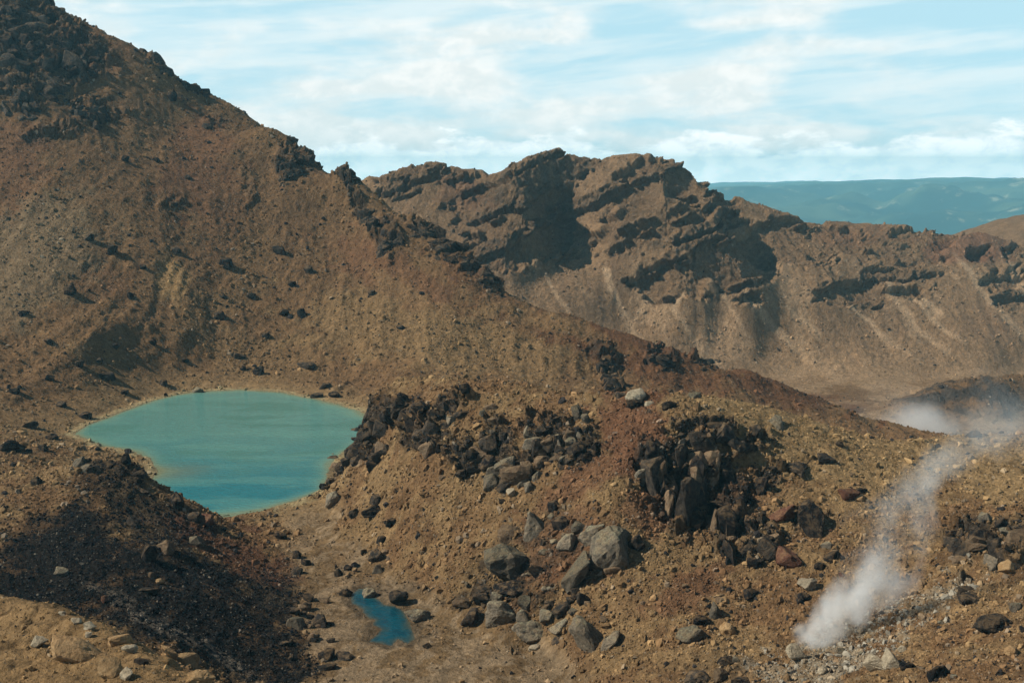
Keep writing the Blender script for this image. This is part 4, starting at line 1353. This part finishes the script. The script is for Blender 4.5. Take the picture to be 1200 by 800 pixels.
LAVA = ('black', 'dark', 'dark', 'brown')
MLAVA = ('black', 'dark', 'dark')
outcrop('black lava crag at the left end of the ridge above the lake', [(430, 492, 44, 16, 25), (402, 525, 20, 20, 25), (470, 475, 26, 12, 20), (440, 525, 26, 10, 20)], 60, 8, 20, LAVA)
outcrop('dark lava band slanting across the left part of the ridge face', [(512, 488, 36, 9, 32), (505, 520, 32, 6, 8), (550, 535, 20, 18, 0)], 36, 6, 16, ('black', 'dark', 'brown'))
outcrop('broken rubble crag in the middle of the ridge face', [(640, 500, 26, 18, 20), (660, 522, 36, 18, 10), (612, 548, 24, 14, 0)], 60, 6, 14, ('dark', 'dark', 'brown', 'grey'))
outcrop('tall black cliff with pillars on the ridge face', [(775, 565, 12, 36, 0), (835, 575, 28, 50, 0), (795, 525, 36, 16, 0), (850, 612, 18, 30, 0)], 60, 9, 18, ('black', 'black', 'dark', 'brown'), asp=(1.2, 2.8), lean=12)
outcrop('black overhanging crag just under the ridge crest', [(825, 500, 36, 10, 0), (850, 510, 30, 8, 0)], 20, 8, 18, LAVA)
outcrop('small black cave crag low on the tan ridge', [(890, 645, 18, 18, 0), (902, 632, 20, 10, 0)], 16, 10, 20, LAVA)
outcrop('black crag on the right slope beside the steam', [(1135, 626, 20, 18, 10), (1165, 635, 20, 14, 0), (1190, 640, 12, 24, 0), (1137, 695, 9, 16, 0)], 34, 9, 20, LAVA)
outcrop('black blocks standing in for a dark niche between rubble crag and red scree', [(690, 524, 10, 13, 0)], 8, 8, 15, ('black',))  # darkness of a niche, built as black blocks
outcrop('dark grey faced crag in the left middle of the ridge', [(585, 545, 14, 16, 0), (600, 535, 12, 10, 0)], 10, 10, 22, ('dark', 'grey', 'brown'))
outcrop('great dark summit crag at the top left corner', [(15, 15, 60, 45, 0), (60, 60, 40, 24, -20), (98, 68, 22, 20, 0)], 110, 8, 26, MLAVA)
outcrop('upper dark rock band below the summit crag', [(25, 105, 40, 8, 8), (75, 97, 30, 7, 6)], 30, 8, 20, MLAVA)
outcrop('lower dark rock band under the upper band', [(30, 125, 32, 6, 5), (105, 122, 22, 8, 0)], 24, 7, 16, MLAVA)
outcrop('dark crest rocks on the mountain skyline, upper left cluster', [(186, 68, 16, 9, -35), (205, 85, 14, 7, -30), (165, 60, 12, 8, -30)], 24, 6, 14, MLAVA)
outcrop('dark knob on the mountain skyline beside the upper cluster', [(230, 96, 14, 8, -30)], 14, 7, 16, MLAVA)
outcrop('curved dark crag halfway down the mountain skyline', [(345, 188, 18, 16, 30), (365, 178, 10, 12, 0), (333, 200, 8, 10, 0), (348, 160, 8, 6, 0)], 40, 6, 13, MLAVA)
outcrop('dark tooth where the mountain skyline meets the far rim', [(406, 200, 8, 8, 0), (412, 208, 8, 6, 0)], 12, 7, 14, MLAVA)
outcrop('dark rock patch on the mountainside below the skyline tooth', [(455, 280, 14, 18, 20), (430, 250, 8, 18, 30)], 30, 6, 13, MLAVA)
outcrop('jagged dark spur dropping toward the far scree', [(500, 268, 24, 9, -20), (530, 290, 24, 13, -25), (560, 312, 20, 12, -35), (578, 330, 10, 9, -30)], 70, 7, 17, MLAVA)
outcrop('dark rock gully on the lower mountain flank', [(715, 440, 9, 22, 20), (700, 415, 12, 8, 0)], 24, 5, 11, MLAVA)
outcrop('left one of two dark bushy crags on the lower flank', [(775, 420, 14, 7, 0)], 14, 5, 10, MLAVA)
outcrop('right one of two dark bushy crags on the lower flank', [(825, 420, 18, 8, 0)], 18, 5, 10, MLAVA)
outcrop('dark crag on the lake side of the scoria hill crest', [(163, 560, 8, 18, 0), (150, 545, 14, 6, 0), (110, 537, 20, 5, 0)], 26, 7, 15, MLAVA)

# ------------------------------------------------------------------ rubble (uncountable stones)
def rubble():
    inv_ = (PX2 > -60) & (PX2 < 1260) & (PY2 > -20) & (PY2 < 830)
    # seen from about the lookout: not deep behind a crest
    zi = ZB[np.clip(iy, 0, 899), np.clip(ix, 0, 1399)]
    vis = DEP < zi * 1.06 + 1
    wt = np.zeros_like(X)
    wt += near * (0.8 + 2.0 * (rid * 1.0)) + mid * (0.75 + 1.1 * sstep(-.1, .7, n_a + .6 * n_b)) + far * .28
    wt += 2.2 * scm + 2.0 * fum + 1.5 * crag + 1.5 * cragm
    wt *= (1 - .93 * floor_flat) * (1 - .8 * cfl) * (1 - sstep(2.5, 0.3, sd) * near) * (sd > .3)
    wt = wt * inv_ * vis * (1 - .55 * GOLD)
    wt[sp_ < .5] = 0
    p = (wt / wt.sum()).ravel().astype(np.float64); p /= p.sum()
    n_ = 150000
    pick = rng.choice(X.size, n_, p=p)
    base = V[pick].astype(np.float64)
    dep = DEP.ravel()[pick]
    px = np.minimum(0.9 * rng.pareto(2.5, n_) + 1.0, 7.0)
    px = np.where(scm.ravel()[pick] > .5, np.minimum(px * .8, 3.2), px)
    px = np.where(far.ravel()[pick] > .5, np.minimum(px, 2.6), px)
    px = np.where(mid.ravel()[pick] > .5, np.minimum(px * .85, 4.0), px)
    sz = px * dep / F
    t = col.reshape(-1, 3)[pick]
    kindr = rng.random(n_)
    br = rng.uniform(.6, 1.5, n_)[:, None]
    tint = t * br
    dk = C(.020, .018, .017); gy = C(.15, .13, .10)
    pdk = np.where(mid.ravel()[pick] > .5, .13, .07 + .4 * crag.ravel()[pick])
    tint = np.where((kindr < pdk)[:, None], dk * br * 1.2, tint)
    lt = (kindr > .90)
    tint = np.where(lt[:, None], (.5 * t + .5 * gy * 1.2) * br * 1.1, tint)
    fm = fum.ravel()[pick] > .4
    tint = np.where((fm & (kindr > .6))[:, None], C(.23, .205, .16) * br, tint)
    sc_ = scm.ravel()[pick] > .5
    tint = np.where((sc_ & (kindr > .12) & (kindr < .90))[:, None], C(.0085, .0092, .0105) * br * 1.3, tint)
    regp = REGV.ravel()[pick]
    names = {FG: ('loose stones and grit covering the foreground bank',), SC: ('black scoria rubble covering the low hill',), BA: ('scattered grit on the sandy basin floor',),
             RI: ('loose rubble covering the ochre ridge',), MO: ('scree and rubble covering the brown mountainside',), CF: ('grit scattered on the crater floor',), RM: ('scree blocks on the far rim slopes',)}
    m, k, b, o = new_mat('rubble_stone')
    at_ = k.node('ShaderNodeAttribute', attribute_name='tint', attribute_type='INSTANCER').outputs['Color']
    k.put(b.inputs['Base Color'], at_)
    b.inputs['Roughness'].default_value = .95
    gt = bpy.data.node_groups.new('scatter_stones', 'GeometryNodeTree')
    gt.interface.new_socket('Geometry', in_out='INPUT', socket_type='NodeSocketGeometry')
    gt.interface.new_socket('Geometry', in_out='OUTPUT', socket_type='NodeSocketGeometry')
    N, L = gt.nodes, gt.links
    gi, go = N.new('NodeGroupInput'), N.new('NodeGroupOutput')
    g2i = N.new('GeometryNodeGeometryToInstance')
    for q in range(5):
        ico = N.new('GeometryNodeMeshIcoSphere')
        ico.inputs['Radius'].default_value = .56
        ico.inputs['Subdivisions'].default_value = 2 if q < 3 else 1
        sp2 = N.new('GeometryNodeSetPosition')
        nz = N.new('ShaderNodeTexNoise')
        nz.noise_dimensions = '4D'
        nz.inputs['W'].default_value = q * 3.7
        nz.inputs['Scale'].default_value = 1.5
        nz.inputs['Detail'].default_value = 1.0
        sb = N.new('ShaderNodeVectorMath'); sb.operation = 'SUBTRACT'
        sb.inputs[1].default_value = (.5, .5, .5)
        ml = N.new('ShaderNodeVectorMath'); ml.operation = 'MULTIPLY'
        ml.inputs[1].default_value = (1.5, 1.5, 1.1)
        L.new(nz.outputs['Color'], sb.inputs[0]); L.new(sb.outputs[0], ml.inputs[0])
        L.new(ico.outputs['Mesh'], sp2.inputs['Geometry']); L.new(ml.outputs[0], sp2.inputs['Offset'])
        sm = N.new('GeometryNodeSetMaterial'); sm.inputs['Material'].default_value = m
        L.new(sp2.outputs[0], sm.inputs['Geometry'])
        sh = N.new('GeometryNodeSetShadeSmooth'); sh.inputs['Shade Smooth'].default_value = False
        L.new(sm.outputs[0], sh.inputs[0])
        L.new(sh.outputs[0], g2i.inputs[0])
    iop = N.new('GeometryNodeInstanceOnPoints')
    iop.inputs['Pick Instance'].default_value = True
    L.new(gi.outputs[0], iop.inputs['Points']); L.new(g2i.outputs[0], iop.inputs['Instance'])
    for nm_, ty, sk in (('rot', 'FLOAT_VECTOR', 'Rotation'), ('scl', 'FLOAT_VECTOR', 'Scale'), ('pick', 'INT', 'Instance Index')):
        na = N.new('GeometryNodeInputNamedAttribute'); na.data_type = ty
        na.inputs['Name'].default_value = nm_
        L.new(na.outputs['Attribute'], iop.inputs[sk])
    L.new(iop.outputs[0], go.inputs[0])
    for r_, nm_ in enumerate(REG):
        s_ = np.nonzero(regp == r_)[0]
        if len(s_) < 5:
            continue
        me = bpy.data.meshes.new('rubble')
        me.vertices.add(len(s_))
        me.vertices.foreach_set('co', (base[s_] + np.c_[np.zeros(len(s_)), np.zeros(len(s_)), sz[s_] * .12]).astype(np.float32).ravel())
        a1_ = me.attributes.new('rot', 'FLOAT_VECTOR', 'POINT'); a1_.data.foreach_set('vector', rng.uniform(0, 6.28, (len(s_), 3)).astype(np.float32).ravel())
        sv = sz[s_, None] * rng.uniform(.6, 1.3, (len(s_), 3))
        a2_ = me.attributes.new('scl', 'FLOAT_VECTOR', 'POINT'); a2_.data.foreach_set('vector', sv.astype(np.float32).ravel())
        a3_ = me.attributes.new('tint', 'FLOAT_COLOR', 'POINT'); a3_.data.foreach_set('color', np.c_[tint[s_], np.ones(len(s_))].astype(np.float32).ravel())
        a4_ = me.attributes.new('pick', 'INT', 'POINT'); a4_.data.foreach_set('value', rng.integers(0, 5, len(s_)).astype(np.int32))
        ob = bpy.data.objects.new('rubble', me)
        COL.objects.link(ob)
        md = ob.modifiers.new('scatter', 'NODES'); md.node_group = gt
        ob['kind'] = 'stuff'
        ob['label'] = names[r_][0]


rubble()

# ------------------------------------------------------------------ steam
def box_mesh(name, lo, hi, origin):
    bm = bmesh.new()
    bmesh.ops.create_cube(bm, size=1.0)
    for v in bm.verts:
        v.co = Vector([lo[i] + (v.co[i] + .5) * (hi[i] - lo[i]) - origin[i] for i in range(3)])
    me = bpy.data.meshes.new(name)
    bm.to_mesh(me); bm.free()
    o = bpy.data.objects.new(name, me)
    o.location = origin
    COL.objects.link(o)
    return o


def vol_mat(name):
    m = bpy.data.materials.new(name)
    m.use_nodes = True
    k = NT(m.node_tree); k.n.clear()
    v = k.node('ShaderNodeVolumePrincipled')
    o = k.node('ShaderNodeOutputMaterial')
    k.l.new(v.outputs[0], o.inputs['Volume'])
    v.inputs['Color'].default_value = (.985, .997, .997, 1)
    v.inputs['Anisotropy'].default_value = 0.1
    m.cycles.volume_step_rate = 1.0 if name == 'air' else 0.25
    return m, k, v


def plume():
    P, f = at(952, 748)
    o = box_mesh('steam_plume', (P.x - 5, P.y - 12, P.z - 2), (P.x + 50, P.y + 14, P.z + 42), P)
    m, k, v = vol_mat('steam')
    tc = k.node('ShaderNodeTexCoord').outputs['Object']
    w1 = k.noise(k.vm('ADD', tc, (3.1, 7.7, 1.3)), 0.085, 3, .5, 0, True)
    tw = k.vm('ADD', tc, k.vm('SCALE', k.vm('SUBTRACT', w1, (.5, .5, .5)), s=14.0))
    x, y, z = k.xyz(tw)
    zz = k.m('MAXIMUM', z, 0.0)
    cxl = k.m('ADD', k.m('MULTIPLY', zz, 0.62), k.m('MULTIPLY', k.m('SINE', k.m('MULTIPLY', zz, .28)), 1.6))
    drift = k.m('MULTIPLY', k.m('POWER', k.m('MAXIMUM', k.m('SUBTRACT', zz, 22.0), 0.0), 1.6), 0.10)
    cxl = k.m('ADD', cxl, drift)
    r = k.m('ADD', 2.9, k.m('MULTIPLY', zz, 0.18))
    dx = k.m('DIVIDE', k.m('SUBTRACT', x, cxl), r)
    dy = k.m('DIVIDE', y, r)
    d = k.m('SQRT', k.m('ADD', k.m('MULTIPLY', dx, dx), k.m('MULTIPLY', dy, dy)))
    n = k.noise(k.vm('MULTIPLY', tc, (1, 1, .75)), 0.14, 3, .5, .4)
    den = k.rng(k.m('SUBTRACT', k.m('ADD', k.m('MULTIPLY', n, 2.2), -.22), d), 0.0, 0.9)
    fade = k.m('MULTIPLY', k.rng(z, 0.0, 18.0, .55, .085), k.rng(z, 22.0, 40.0, 1.0, 0.0))
    ox, oy, oz = k.xyz(tc)
    for a_, b_ in ((ox, (-5, 50)), (oy, (-12, 14)), (oz, (-2, 42))):
        e = k.m('MULTIPLY', k.rng(a_, b_[0], b_[0] + 2.0), k.rng(a_, b_[1] - 3.0, b_[1], 1.0, 0.0))
        fade = k.m('MULTIPLY', fade, e)
    k.put(v.inputs['Density'], k.m('MULTIPLY', den, fade))
    o.data.materials.append(m)
    o['kind'] = 'stuff'
    o['label'] = 'white steam plume drifting up from the bleached vent at lower right'


def far_steam():
    P, f = at(1075, 505)
    P = Vector(sight(1078, 503, 606))
    o = box_mesh('steam', (P.x - 75, P.y - 30, P.z - 6), (P.x + 75, P.y + 40, P.z + 40), P)
    m, k, v = vol_mat('pool_steam')
    tc = k.node('ShaderNodeTexCoord').outputs['Object']
    n = k.noise(k.vm('MULTIPLY', tc, (1, 1, 1.3)), 0.045, 5, .58, .4)
    x, y, z = k.xyz(tc)
    q = k.vm('LENGTH', k.vm('MULTIPLY', tc, (1 / 24, 1 / 26, 1 / 17)))
    q2 = k.vm('LENGTH', k.vm('MULTIPLY', k.vm('SUBTRACT', tc, (-8, 0, 8)), (1 / 60, 1 / 30, 1 / 26)))
    d1 = k.m('MULTIPLY', k.rng(k.m('SUBTRACT', k.m('ADD', .62, k.m('MULTIPLY', n, .8)), q), 0, .8), .060)
    d2 = k.m('MULTIPLY', k.rng(k.m('SUBTRACT', k.m('ADD', .3, k.m('MULTIPLY', n, 1.1)), q2), 0, .8), .0045)
    k.put(v.inputs['Density'], k.m('ADD', d1, d2))
    o.data.materials.append(m)
    o['kind'] = 'stuff'
    o['label'] = 'pale steam over a hidden pool on the crater floor behind the ridge'


plume()
far_steam()

# ------------------------------------------------------------------ haze
def haze():
    o = box_mesh('haze', (-30000, -3000, -1100), (30000, 22500, 175), (0, 0, 0))
    m, k, v = vol_mat('air')
    v.inputs['Color'].default_value = (.37, .82, 1.0, 1)
    v.inputs['Density'].default_value = 6.2e-5
    v.inputs['Anisotropy'].default_value = 0.0
    o.data.materials.append(m)
    o['kind'] = 'stuff'
    o['label'] = 'thin blue air haze between the lookout and the far hills'


haze()
